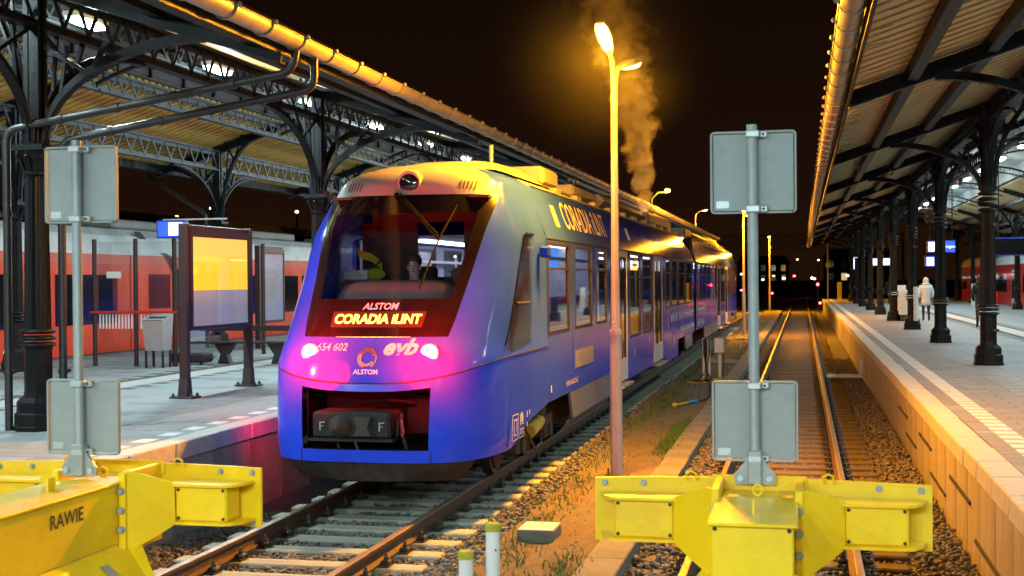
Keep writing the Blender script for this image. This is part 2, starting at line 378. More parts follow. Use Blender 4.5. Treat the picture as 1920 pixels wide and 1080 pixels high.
# ================================================================== THE GROUND, TRACKS, PLATFORMS
g = MB(); g.box(-900, 900, -60, 1800, -1.0, -0.42)
tag(g.build('ground', 'ground_dark'), 'dark ground of the railway yard running to the horizon', None, kind='structure')
def bed(name, x0, x1, y0, y1, z, mat, label, amp=0.012, step=0.25, foot=-0.41):
    nx = max(2, int((x1-x0)/step)); ny = int((y1-y0)/0.5); r = random.Random(3); vs = []; fs = []
    for j in range(ny+1):
        for i in range(nx+1):
            vs.append((x0+(x1-x0)*i/nx, y0+(y1-y0)*j/ny, z+r.uniform(-amp, amp)))
    for j in range(ny):
        for i in range(nx): a = j*(nx+1)+i; fs.append((a, a+1, a+nx+2, a+nx+1))
    m = MB(); m.add(vs, fs)
    m.box(x0, x1, y0, y1, foot, z-0.03)
    return tag(m.build(name, mat, smooth=60), label, None, kind='structure')
bed('ballast_bed', PL+0.02, -3.05, 3, 120, -0.245, 'ballast_sheet', 'ballast bed under the track of the blue train')
bed('ballast_bed', -1.60, PR-0.02, 3, 200, -0.245, 'ballast_sheet', 'ballast bed under the empty track')
bed('service_path', -3.04, -2.03, 3, 112, -0.09, 'path_gravel', 'trodden gravel path between the two tracks', 0.016, 0.12)

# rails, sleepers, chairs
def rail(xc, y0, y1, parent):
    prof = [(-0.07,-0.16),(0.07,-0.16),(0.07,-0.148),(0.012,-0.128),(0.009,-0.05),(0.036,-0.038),(0.036,-0.008),(-0.036,-0.008),(-0.036,-0.038),(-0.009,-0.05),(-0.012,-0.128),(-0.07,-0.148)]
    m = MB(); m.prism([(xc+p[0], p[1]) for p in prof], 1, y0, y1); o = m.build('rail', 'rust', parent)
    h = MB(); h.prism([(xc-0.036,-0.0075),(xc+0.036,-0.0075),(xc+0.034,-0.002),(xc+0.026,0.0),(xc-0.026,0.0),(xc-0.034,-0.002)], 1, y0, y1)
    h.build('rail_head', 'rail_head', o)
sl_a = MB(); sl_a.bbox(-1.28, 1.28, -0.13, 0.13, -0.36, -0.172, 0.015); SLA = sl_a.mesh('sleeper', 'sleeper_pale')
sl_b = MB(); sl_b.bbox(-1.28, 1.28, -0.125, 0.125, -0.37, -0.175, 0.02); SLB = sl_b.mesh('sleeper', 'sleeper_wood')
ch = MB(); ch.box(-0.17, 0.17, -0.09, 0.09, -0.172, -0.158)
for sx in (-1, 1):
    ch.bbox(sx*0.12-0.045, sx*0.12+0.045, -0.055, 0.055, -0.158, -0.115, 0.012)
    ch.lathe([(0.022,-0.115),(0.022,-0.085),(0.014,-0.08),(0.014,-0.055)], (sx*0.12, 0, 0), 6)
    ch.lathe([(0.02,-0.158),(0.02,-0.125)], (sx*0.155, 0.06, 0), 6)
CHAIR = ch.mesh('rail_chair', 'steel_dark')
def track(xc, y0, ns, sl, label, chairs_to, rail_end):
    t = thing('railway_track', label, None, (xc, y0, 0), kind='structure')
    for s in (-1, 1): rail(xc+s*0.7535, 7.6, rail_end, t)
    for k in range(ns):
        y = y0+0.6*k
        o = inst('sleeper', sl, t, (xc+rnd.uniform(-.03,.03), y+rnd.uniform(-.015,.015), rnd.uniform(-0.006, 0.0)), rnd.uniform(-.008,.008))
        if y < chairs_to:
            for s in (-1, 1): inst('rail_chair', CHAIR, t, (xc+s*0.7535, y, 0))
track(T1, 8.23, 110, SLA, 'track with pale sleepers the blue train stands on', 36, 126)
track(T2, 8.5, 170, SLB, 'empty track with dark sleepers beside the right platform', 36, 260)

# ballast stones (nobody could count them)
def ico():
    t = (1+5**.5)/2
    v = np.array([(-1,t,0),(1,t,0),(-1,-t,0),(1,-t,0),(0,-1,t),(0,1,t),(0,-1,-t),(0,1,-t),(t,0,-1),(t,0,1),(-t,0,-1),(-t,0,1)], float)
    v /= np.linalg.norm(v[0])
    f = np.array([(0,11,5),(0,5,1),(0,1,7),(0,7,10),(0,10,11),(1,5,9),(5,11,4),(11,10,2),(10,7,6),(7,1,8),(3,9,4),(3,4,2),(3,2,6),(3,6,8),(3,8,9),(4,9,5),(2,4,11),(6,2,10),(8,6,7),(9,8,1)])
    return v, f
IV, IF = ico()
def stones(name, label, pts, smin, smax, mats, seed):
    g = np.random.default_rng(seed); n = len(pts)
    base = np.stack([IV*(1+g.uniform(-.38,.38,(12,1))) for _ in range(24)])
    w = base[g.integers(0, 24, n)]
    s = g.uniform(smin, smax, (n,1,1))*np.stack([g.uniform(.8,1.35,n), g.uniform(.7,1.1,n), g.uniform(.5,.85,n)], 1)[:,None,:]
    a = g.uniform(0, 6.28, n); c, sn = np.cos(a), np.sin(a)
    w = w*s
    tl = g.uniform(-.6,.6,n); ct, st = np.cos(tl), np.sin(tl)
    y, z = w[:,:,1].copy(), w[:,:,2].copy()
    w[:,:,1] = y*ct[:,None]-z*st[:,None]; w[:,:,2] = y*st[:,None]+z*ct[:,None]
    x, y = w[:,:,0].copy(), w[:,:,1].copy()
    w[:,:,0] = x*c[:,None]-y*sn[:,None]; w[:,:,1] = x*sn[:,None]+y*c[:,None]
    w += pts[:,None,:]
    V = w.reshape(-1,3); Fc = (IF[None]+12*np.arange(n)[:,None,None]).reshape(-1,3)
    me = bpy.data.meshes.new(name); me.vertices.add(len(V)); me.vertices.foreach_set('co', V.astype(np.float32).ravel())
    me.loops.add(Fc.size); me.loops.foreach_set('vertex_index', Fc.astype(np.int32).ravel())
    me.polygons.add(len(Fc)); me.polygons.foreach_set('loop_start', np.arange(0, Fc.size, 3, dtype=np.int32)); 
    for m in mats: me.materials.append(MATS[m])
    mi = np.repeat(g.integers(0, len(mats), n), 20).astype(np.int32); me.polygons.foreach_set('material_index', mi)
    me.update(calc_edges=True); me.validate()
    o = bpy.data.objects.new(name, me); COL.objects.link(o)
    return tag(o, label, 'ballast', kind='stuff')
def scatter(x0, x1, y0, y1, dens, z, seed, avoid=None, zj=0.015):
    g = np.random.default_rng(seed); n = int((x1-x0)*(y1-y0)*dens)
    p = np.stack([g.uniform(x0,x1,n), g.uniform(y0,y1,n), z+g.uniform(-zj,zj,n)], 1)
    if avoid is not None: p = p[avoid(p)]
    return p
def off_sleepers(xc, y0):
    def fn(p):
        k = np.abs(((p[:,1]-y0+0.3) % 0.6)-0.3); on = (k < 0.125) & (np.abs(p[:,0]-xc) < 1.26)
        near_rail = np.abs(np.abs(p[:,0]-xc)-0.7535) < 0.10
        return (~on) & (~near_rail)
    return fn
P1 = [scatter(PL+.05, -3.02, 8.0, 14.5, 620, -0.212, 1, off_sleepers(T1, 8.23)),
      scatter(-5.2, -3.02, 14.5, 30, 420, -0.212, 2, off_sleepers(T1, 8.23)),
      scatter(-3.75, -3.02, 30, 60, 240, -0.21, 3)]
e = scatter(-3.45, -2.86, 8.5, 34, 260, -0.13, 4); e[:,2] += (e[:,0]+3.2)*0.10; P1.append(e)
stones('ballast_stones', 'grey ballast stones around the track of the blue train', np.concatenate(P1), 0.016, 0.034, ['stone_grey','stone_grey','stone_brown'], 11)
P2 = [scatter(-1.62, PR-.05, 8.0, 24, 480, -0.238, 5, off_sleepers(T2, 8.5)),
      scatter(-1.62, PR-.05, 24, 46, 300, -0.238, 6, off_sleepers(T2, 8.5))]
e = scatter(1.05, PR-.05, 9, 34, 240, -0.18, 7, off_sleepers(T2, 8.5)); e[:,2] += (e[:,0]-0.75)*0.03; P2.append(e)
e = scatter(-1.62, -1.2, 9, 34, 260, -0.16, 8); P2.append(e)
stones('ballast_stones', 'brown ballast stones around the empty track', np.concatenate(P2), 0.016, 0.036, ['stone_brown','stone_brown','stone_grey'], 12)
P3 = scatter(-3.0, -2.04, 8.5, 30, 28, -0.085, 9, zj=0.008)
stones('gravel', 'loose pebbles scattered over the trodden path', P3, 0.005, 0.012, ['stone_brown','stone_grey'], 13)

# concrete duct covers beside the path
du = thing('cable_duct', 'row of concrete duct covers between path and empty track', None, (-1.83, 8, -0.05), kind='structure')
db = MB(); db.bbox(-0.185, 0.185, -0.493, 0.493, -0.30, 0, 0.012); DB = db.mesh('duct_cover', 'slab_concrete')
for k in range(100):
    inst('duct_cover', DB, du, (-1.83+rnd.uniform(-.008,.008), 8.5+k, -0.05+rnd.uniform(-.006,.004)), rnd.uniform(-.006,.006))
sb = MB(); sb.bbox(-0.45, 0.45, -0.9, 0.9, -0.2, 0, 0.012)
sbm = sb.mesh('duct_slab', 'slab_concrete')
for y in (41.5, 58.0, 82.0): inst('duct_slab', sbm, du, (-2.48, y, -0.05))

# grass tufts
def tufts(name, label, spots, mat='grass', n=90, h=0.10):
    m = MB(); r = random.Random(5)
    for (x, y, rx, ry, k) in spots:
        for _ in range(int(n*k)):
            px, py = r.gauss(x, rx), r.gauss(y, ry); a = r.uniform(0, 6.28); hh = h*r.uniform(.35, 1.1); w = 0.008
            dx, dy = math.cos(a)*w, math.sin(a)*w; lx, ly = r.uniform(-.05,.05), r.uniform(-.05,.05); z = -0.10
            m.add([(px-dx,py-dy,z),(px+dx,py+dy,z),(px+lx*.5+dx*.6,py+ly*.5+dy*.6,z+hh*.6),(px+lx,py+ly,z+hh)], [(0,1,2),(0,2,3)])
    o = m.build(name, mat, fix=False); return tag(o, label, 'grass', kind='stuff')
tufts('grass', 'thin green grass along the edges of the gravel path', [(-2.88, 27.5, .13, 2.2, 8), (-2.95, 23.5, .10, 1.5, 3), (-2.12, 22.6, .09, 1.0, 12), (-2.1, 20.6, .07, .6, 9), (-2.5, 25, .2, 3, 4), (-2.14, 11.4, .10, .5, 3), (-2.85, 14.5, .12, 1.2, 2.5), (-2.9, 18, .1, 2, 3), (-2.98, 34, .1, 4, 6), (-2.15, 47, .12, 7, 7), (-2.6, 60, .2, 8, 6), (-2.75, 12, .15, .8, 2), (-2.6, 9.8, .3, .8, 2)])

# ---- platforms
m = MB(); m.box(PL-.05, PR+.05, -40, 4.0, -.40, PZ-.002); m.box(-60, PL-.05, -40, 4.0, -.4, PZ-.002); m.box(PR+.05, 40, -40, 4.0, -.4, PZ-.002)
tag(m.build('concourse', 'paving'), 'paved head platform across the ends of the tracks', None, kind='structure')
def platform(name, label, xe, xf, y0, y1, sgn, mats, near, strips, dash):
    # xe: edge towards the tracks in view, xf: far edge, sgn: +1 when the platform lies to the right of its edge
    t = thing(name, label, None, (xe, y0, 0), kind='structure')
    a, b = sorted((xe, xf)); m = MB()
    m.box(a+0.10, b-0.10, y0, y1, -0.40, PZ-0.006); m.build('platform_body', 'joint', t)
    # edge wall panels
    wp = MB(); wp.bbox(-0.05, 0.05, -0.493, 0.493, -0.40, PZ-0.20, 0.01); wpm = wp.mesh('wall_panel', 'concrete_wall')
    k = 0; y = y0+0.5
    while y < min(y1, 70):
        inst('wall_panel', wpm, t, (xe+sgn*(0.09+rnd.uniform(-.004,.004)), y, 0)); y += 1.0
    if y1 > 70:
        w2 = MB(); w2.box(xe+sgn*0.04, xe+sgn*0.16, y-0.5, y1, -0.4, PZ-0.19); w2.build('far_wall', 'concrete_wall', t)
    w3 = MB(); w3.box(xf-sgn*0.04, xf-sgn*0.16, y0, y1, -0.4, PZ-0.01); w3.build('far_edge', 'concrete_wall', t)
    # coping stones
    cw = 0.30
    cp = MB(); cp.bbox(-cw/2, cw/2, -0.494, 0.494, PZ-0.19, PZ+0.004, 0.012); cpm = cp.mesh('coping_stone', 'coping')
    y = y0+0.5
    while y < y1-0.5:
        inst('coping_stone', cpm, t, (xe+sgn*(cw/2+rnd.uniform(-.006,.006)), y, rnd.uniform(-.003,.003))); y += 1.0
    # paving slabs: rows across the platform
    sx, sy = 0.60, 0.30
    items = []
    r = random.Random(21); y = near[0]; row = 0
    while y < near[1]:
        x = xe+sgn*(cw+0.005+(0.3 if row % 2 else 0))
        if row % 2: items.append((x-sgn*0.15, y, True))
        while abs(x-xe) < abs(xf-xe)-sx-0.2:
            items.append((x+sgn*sx/2, y, False)); x += sgn*sx
        y += sy; row += 1
    def on_strip(x): return any(s0-0.28 < x < s1+0.28 for s0, s1 in strips)
    items = [i for i in items if not on_strip(i[0])]
    items.sort(key=lambda i: (i[0]**2+i[1]**2))
    vis = [i for i in items if near[2](i[0], i[1])]
    first = set(map(id, vis[:300]))
    slabs = []
    for mt in mats:
        q = MB(); q.bbox(-sx/2+.004, sx/2-.004, -sy/2+.004, sy/2-.004, PZ-0.03, PZ, 0.004)
        hf = MB(); hf.bbox(-.15+.004, .15-.004, -sy/2+.004, sy/2-.004, PZ-0.03, PZ, 0.004)
        slabs.append((q.mesh('paving_slab', mt), hf.mesh('paving_slab', mt)))
    rest = [MB() for _ in mats]
    for it in items:
        dd = abs(it[0]-xe); k = 2 if (dd < 1.55 and r.random() < .82) else (1 if r.random() < .16 else 0)
        dz = r.uniform(-.003, .001)
        if id(it) in first:
            inst('paving_slab', slabs[k][1 if it[2] else 0], t, (it[0], it[1], dz))
        else:
            hx = .146 if it[2] else sx/2-.004
            x0, x1, ya, yb = it[0]-hx, it[0]+hx, it[1]-sy/2+.004, it[1]+sy/2-.004
            rest[k].add([(x0,ya,PZ+dz),(x1,ya,PZ+dz),(x1,yb,PZ+dz),(x0,yb,PZ+dz)], [(0,1,2,3)])
    for k, q in enumerate(rest):
        if q.v: q.build('more_paving', mats[k], t, fix=False, stuff=True)
    far = MB(); far.box(a+0.31, b-0.31, near[1]-sy/2, y1, PZ-0.05, PZ-0.002); far.build('far_paving', mats[0], t)
    back = MB()
    # pale guide strips of ribbed tiles
    gt = MB(); gt.bbox(-.146,.146,-.146,.146,PZ-0.03,PZ+.001,0.003)
    for i in range(5): gt.box(-.12+.055*i-.008, -.12+.055*i+.008, -.14, .14, PZ, PZ+.005)
    gtm = gt.mesh('guide_tile', 'guide_tile'); cnt = 0; q = MB()
    for (s0, s1) in strips:
        y = near[0]
        while y < y1-1:
            for x in ((s0+.15, s1-.15) if s1-s0 > .45 else ((s0+s1)/2,)):
                if cnt < 300 and near[2](x, y): inst('guide_tile', gtm, t, (x, y, 0)); cnt += 1
                else: q.add([(x-.146,y-.146,PZ+.003),(x+.146,y-.146,PZ+.003),(x+.146,y+.146,PZ+.003),(x-.146,y+.146,PZ+.003)], [(0,1,2,3)])
            y += .3
    if q.v: q.build('more_guide_tiles', 'guide_tile', t, fix=False, stuff=True)
    # broken white line near the edge
    dx, dlen, dstep, dw = dash
    dm = MB(); dm.bbox(-dw/2, dw/2, -dlen/2, dlen/2, PZ-.02, PZ+.004, .002); dmm = dm.mesh('edge_line_tile', 'tactile_white')
    y = near[0]+.2; n = 0; q = MB()
    while y < y1-1:
        if n < 290: inst('edge_line_tile', dmm, t, (dx, y, 0)); n += 1
        else: q.box(dx-dw/2, dx+dw/2, y-dlen/2, y+dlen/2, PZ-.01, PZ+.004)
        y += dstep
    if q.v: q.build('far_edge_line', 'tactile_white', t, stuff=True)
    return t
platform('platform', 'wide paved platform under the left canopy, beside the blue train', PL, PLF, 4.0, 92, -1,
         ['paving','paving_dark','paving_brown'], (8.0, 46.0, lambda x, y: x > -0.62*y-1.5 and y > 11.0), [(-11.85, -11.25)], (PL-0.47, 0.30, 0.62, 0.20))
platform('platform', 'paved platform under the right canopy, beside the empty track', PR, PRF, 4.0, 112, 1,
         ['paving','paving','paving_brown'], (8.0, 70.0, lambda x, y: x < 0.165*y+.2 and y > 12), [(6.3, 6.9)], (PR+0.62, 0.29, 0.40, 0.24))
# dark service slots in the right platform wall
for k, (y, z) in enumerate([(14.6, 0.28), (18.6, 0.30), (22.6, 0.30), (12.4, -0.02), (16.9, -0.02), (21.0, 0.02)]):
    s = MB(); s.box(PR+0.02, PR+0.05, y-0.9, y+0.9, z-0.018, z+0.018)
    p = bpy.data.objects['platform.001']; s.build('wall_slot', 'steel_dark', p)

# ================================================================== CANOPIES
def zl(prof, x):
    for (x0, z0), (x1, z1) in zip(prof, prof[1:]):
        if min(x0, x1) <= x <= max(x0, x1) and x0 != x1: return z0+(z1-z0)*(x-x0)/(x1-x0)
def corrugated(p0, p1, y0, y1, pitch, depth, trap):
    m = MB(); ys = []; y = y0
    while y < y1:
        if trap: ys += [(y, 0), (y+pitch*.58, 0), (y+pitch*.64, -depth), (y+pitch*.94, -depth)]
        else:
            for k in range(8): ys.append((y+pitch*k/8, -depth/2*(1-math.cos(2*math.pi*k/8))))
        y += pitch
    vs = []
    for (yy, d) in ys: vs += [(p0[0], yy, p0[1]+d), (p1[0], yy, p1[1]+d)]
    m.add(vs, [(2*i, 2*i+1, 2*i+3, 2*i+2) for i in range(len(ys)-1)])
    return m
def lattice(x, y0, y1, zb, zt, n, w=0.09):
    m = MB()
    m.box(x-w, x+w, y0, y1, zt-0.05, zt); m.box(x-w*.2, x+w*.2, y0, y1, zt-0.14, zt-0.05)
    m.box(x-w, x+w, y0, y1, zb, zb+0.04); m.box(x-w*.2, x+w*.2, y0, y1, zb+0.04, zb+0.12)
    st = (y1-y0)/n
    for k in range(n):
        a = y0+k*st
        m.bar((x-.025, a, zb+0.05), (x-.025, a+st/2, zt-0.06), .02, .055, (0,1,0))
        m.bar((x+.025, a+st/2, zt-0.06), (x+.025, a+st, zb+0.05), .02, .055, (0,1,0))
    return m
def canopy(name, label, prof, y0, y1, frames, cols, sheet, pitch, depth, trap, girders, purl, gut_side, gut, irn, prof_break):
    t = thing(name, label, 'canopy', (prof[0][0], y0, 5.0))
    L0, L1, L2, L3 = prof[0], prof[1], prof[2], prof[3]
    if True:                                                # slats nailed under dark sheeting; the right sheeting's darkness is painted shade
        for (a, b), lim in (((L0, L1), 100 if trap else 44), ((L2, L3), 8 if trap else 62)):
            m = MB(); m.add([(a[0], y0, a[1]+.02), (b[0], y0, b[1]+.02), (b[0], y1, b[1]+.02), (a[0], y1, a[1]+.02)], [(0,1,2,3)]); m.build('roof_sheet', 'board_shade' if trap else 'roof_dark', t)
            wf = .62 if trap else .56
            q = MB(); mid_ = ((a[0]+b[0])/2, (a[1]+b[1])/2)
            sl = MB(); sl.bar((a[0]-mid_[0], 0, a[1]-mid_[1]-depth/2), (b[0]-mid_[0], 0, b[1]-mid_[1]-depth/2), pitch*wf, depth*.9); slm = sl.mesh('roof_slat', sheet)
            y = 8.0
            while y < y1-.2:
                if y < lim: inst('roof_slat', slm, t, (mid_[0], y, mid_[1]))
                else: q.bar((a[0], y, a[1]-depth/2), (b[0], y, b[1]-depth/2), pitch*wf, depth*.9)
                y += pitch
            q.build('more_roof_slats', sheet, t, stuff=True)
    for (a, b) in ((L0, L1), (L2, L3)):                     # outer roof skin
        m = MB(); m.add([(a[0], y0, a[1]+.10), (b[0], y0, b[1]+.10), (b[0], y1, b[1]+.10), (a[0], y1, a[1]+.10)], [(0,1,2,3)]); m.build('roof_skin', 'roof_grey', t)
    # raised lantern over the ridge
    zl0 = L1[1]; rid = (L1[0]+L2[0])/2
    for xs, sg in ((L1[0], 1), (L2[0], -1)):
        k = 0; y = y0
        m = MB(); m.box(xs-.03, xs+.03, y0, y1, zl0+.10, zl0+.62); m.build('lantern_wall', 'timber_white' if trap else 'timber_dull', t)
        st = MB(); st.box(-.045, .045, -.03, .03, .05, .7); stm = st.mesh('lantern_stud', irn); y = 5.6
        while y < y1: inst('lantern_stud', stm, t, (xs-.05*sg, y, zl0)); y += 1.55
    for s0, s1 in ((L1[0], rid), (L2[0], rid)):
        m = MB(); o = .25 if s0 < rid else -.25
        m.add([(s0-o, y0, zl0+.6), (s1, y0, zl0+1.0), (s1, y1, zl0+1.0), (s0-o, y1, zl0+.6)], [(0,1,2,3)]); m.build('lantern_roof', 'timber_white' if trap else 'timber_dull', t)
    # transverse rafters at each frame, with flange
    for fy in frames:
        for (a, b) in ((L0, L1), (L2, L3)):
            m = MB(); d = 0.16+depth
            p, q = Vector((a[0], fy, a[1]-d)), Vector((b[0], fy, b[1]-d))
            m.bar(p, q, .05, .20); m.bar(p-Vector((0,0,.10)), q-Vector((0,0,.10)), .15, .022); m.bar(p+Vector((0,0,.095)), q+Vector((0,0,.095)), .15, .022)
            m.build('rafter', irn, t)
        m = MB()                                            # tie arch under the lantern
        pts = [(L1[0]+(L2[0]-L1[0])*i/10, fy, zl0-.30+.45*math.sin(math.pi*i/10)) for i in range(11)]
        m.sweep(pts, (0,1,0), .12, .07); m.sweep([(p[0], p[1], p[2]-.22) for p in pts], (0,1,0), .10, .05)
        for i in range(1, 10): m.bar(pts[i], (pts[i][0], fy, pts[i][2]-.22), .03, .03)
        m.build('lantern_arch', irn, t)
    for (x, hh, mt) in purl:
        z = zl(prof[:2], x) or zl(prof[2:4], x); m = MB(); m.box(x-.07, x+.07, y0, y1, z-depth-.02-hh, z-depth-.02); m.build('purlin', mt, t)
    # lattice girders, one per bay
    fr = list(frames)+[frames[-1]+(frames[-1]-frames[-2])]
    for (x, zb, zt, n, mt) in girders:
        bays = [(frames[0]-9.2, frames[0])]
        bays += list(zip(fr, fr[1:]))
        for (a, b) in bays:
            b = min(b, y1)
            if b-a > 1: lattice(x, a+.05, b-.05, zb, zt, n).build('lattice_girder', mt, t)
    # gutter with brackets
    gx, gz, gr = gut
    for side, (ex, ez) in ((0, (gx, gz)), (1, (L3[0]+(.12 if L3[0] > L0[0] else -.12), L3[1]-.05))):
        m = MB(); n = 12; ys = np.linspace(y0, y1, 2); vs = []
        for yy in ys:
            for rr in (gr, gr-.012):
                for k in range(n+1):
                    a = math.pi+math.pi*k/n*1.0; vs.append((ex+rr*math.cos(a), yy, ez+rr*math.sin(a)+gr*.45))
        q = 2*(n+1); fs = []
        for k in range(n): fs += [(k, k+1, q+k+1, q+k), (n+1+k, q+n+1+k, q+n+2+k, n+2+k)]
        m.add(vs, fs)
        m.tube([(ex-gr, y0, ez+gr*.45), (ex-gr, y1, ez+gr*.45)], .016, 6); m.tube([(ex+gr, y0, ez+gr*.45), (ex+gr, y1, ez+gr*.45)], .012, 6)
        gu = m.build('gutter', 'gutter_zinc', t, smooth=40, fix=False)
        if side == 0:
            bm = MB(); ring = [(math.cos(math.pi+math.pi*k/10)*(gr+.014), 0, math.sin(math.pi+math.pi*k/10)*(gr+.014)+gr*.45) for k in range(11)]
            bm.sweep(ring, (0,1,0), .035, .012); bm.sphere((gut_side*-(gr+.03), 0, gr*.5), .03, 6, 4)
            bm.bar((gut_side*(gr+.0), 0, gr*.55), (gut_side*(gr+.35), 0, gr*.55+.09), .035, .012)
            bme = bm.mesh('gutter_bracket', 'gutter_zinc', smooth=40)
            y = 8.4
            while y < min(y1, 80): inst('gutter_bracket', bme, t, (ex, y, ez)); y += .92
            f = MB(); f.box(ex+gut_side*(gr+.02), ex+gut_side*(gr+.06), y0, y1, ez-.12, ez+.16); f.build('fascia', irn, t)
    return t
LPROF = [(-5.85, 5.46), (-10.70, 7.00), (-13.90, 7.00), (-17.40, 5.86)]
RPROF = [(0.62, 5.20), (5.60, 6.85), (9.20, 6.85), (14.30, 5.20)]
LCAN = canopy('station_canopy', 'long iron canopy with ochre corrugated roof over the left platform', LPROF, -32.0, 90.0, LY, (LC1, LC2), 'ochre_sheet', .30, .10, False,
       [(LC1, 5.66, 6.22, 16, 'iron'), (LC2, 5.62, 6.18, 14, 'iron_grey'), (-13.75, 6.42, 6.86, 18, 'iron_grey'), (-10.85, 6.42, 6.86, 18, 'iron')],
       [(-7.4, .14, 'iron'), (-6.2, .14, 'iron'), (-17.2, .22, 'iron')], -1, (-5.66, 5.30, .125), 'iron', 0)
RCAN = canopy('station_canopy', 'long iron canopy with boarded roof over the right platform', RPROF, -32.0, 104.0, RY, (RC1, RC2), 'board_sheet', .42, .07, True,
       [(RC1, 5.62, 6.02, 26, 'iron'), (RC2, 5.5, 6.02, 16, 'iron'), (5.75, 6.25, 6.72, 18, 'iron')],
       [(1.45, .20, 'iron'), (2.45, .20, 'iron'), (4.5, .18, 'iron'), (10.4, .16, 'iron'), (12.4, .16, 'iron'), (13.6, .16, 'iron')], 1, (0.46, 5.02, .115), 'iron', 0)
# slanted end of the right canopy and its end fascia
m = MB(); m.bar((0.46, 104.05, 5.05), (7.4, 104.05, 7.5), .10, .26); m.bar((7.4, 104.05, 7.5), (14.3, 104.05, 5.05), .10, .26); m.build('end_fascia', 'iron', RCAN)
# boarded screen across the right canopy above its arch
sy = RY[2]
m = MB(); pts = [(RC1+.3+(RC2-RC1-.6)*i/12, sy+.12, 6.02+.30*math.sin(math.pi*i/12)) for i in range(13)]
m.sweep(pts, (0,1,0), .10, .10); m.build('screen_arch', 'iron_grey', RCAN)
xs = RC1+.3
while xs < RC2-.4:
    m = MB(); x1 = min(xs+1.15, RC2-.3); zt0 = (zl(RPROF[:2], xs) or zl(RPROF[2:4], xs) or 7.4); zt1 = (zl(RPROF[:2], x1) or zl(RPROF[2:4], x1) or 7.4)
    bz = lambda x: 6.07+.30*math.sin(math.pi*(x-RC1-.3)/(RC2-RC1-.6))
    m.prism([(xs+.02, bz(xs)), (x1-.02, bz(x1)), (x1-.02, max(zt1-.1, bz(x1)+.05)), (xs+.02, max(zt0-.1, bz(xs)+.05))], 1, sy+.10, sy+.14); m.build('screen_board', 'timber_white', RCAN)
    m = MB(); m.box(x1-.03, x1+.03, sy+.05, sy+.19, bz(x1), max(zt1-.05, bz(x1)+.1)); m.build('screen_stud', 'iron', RCAN)
    xs = x1

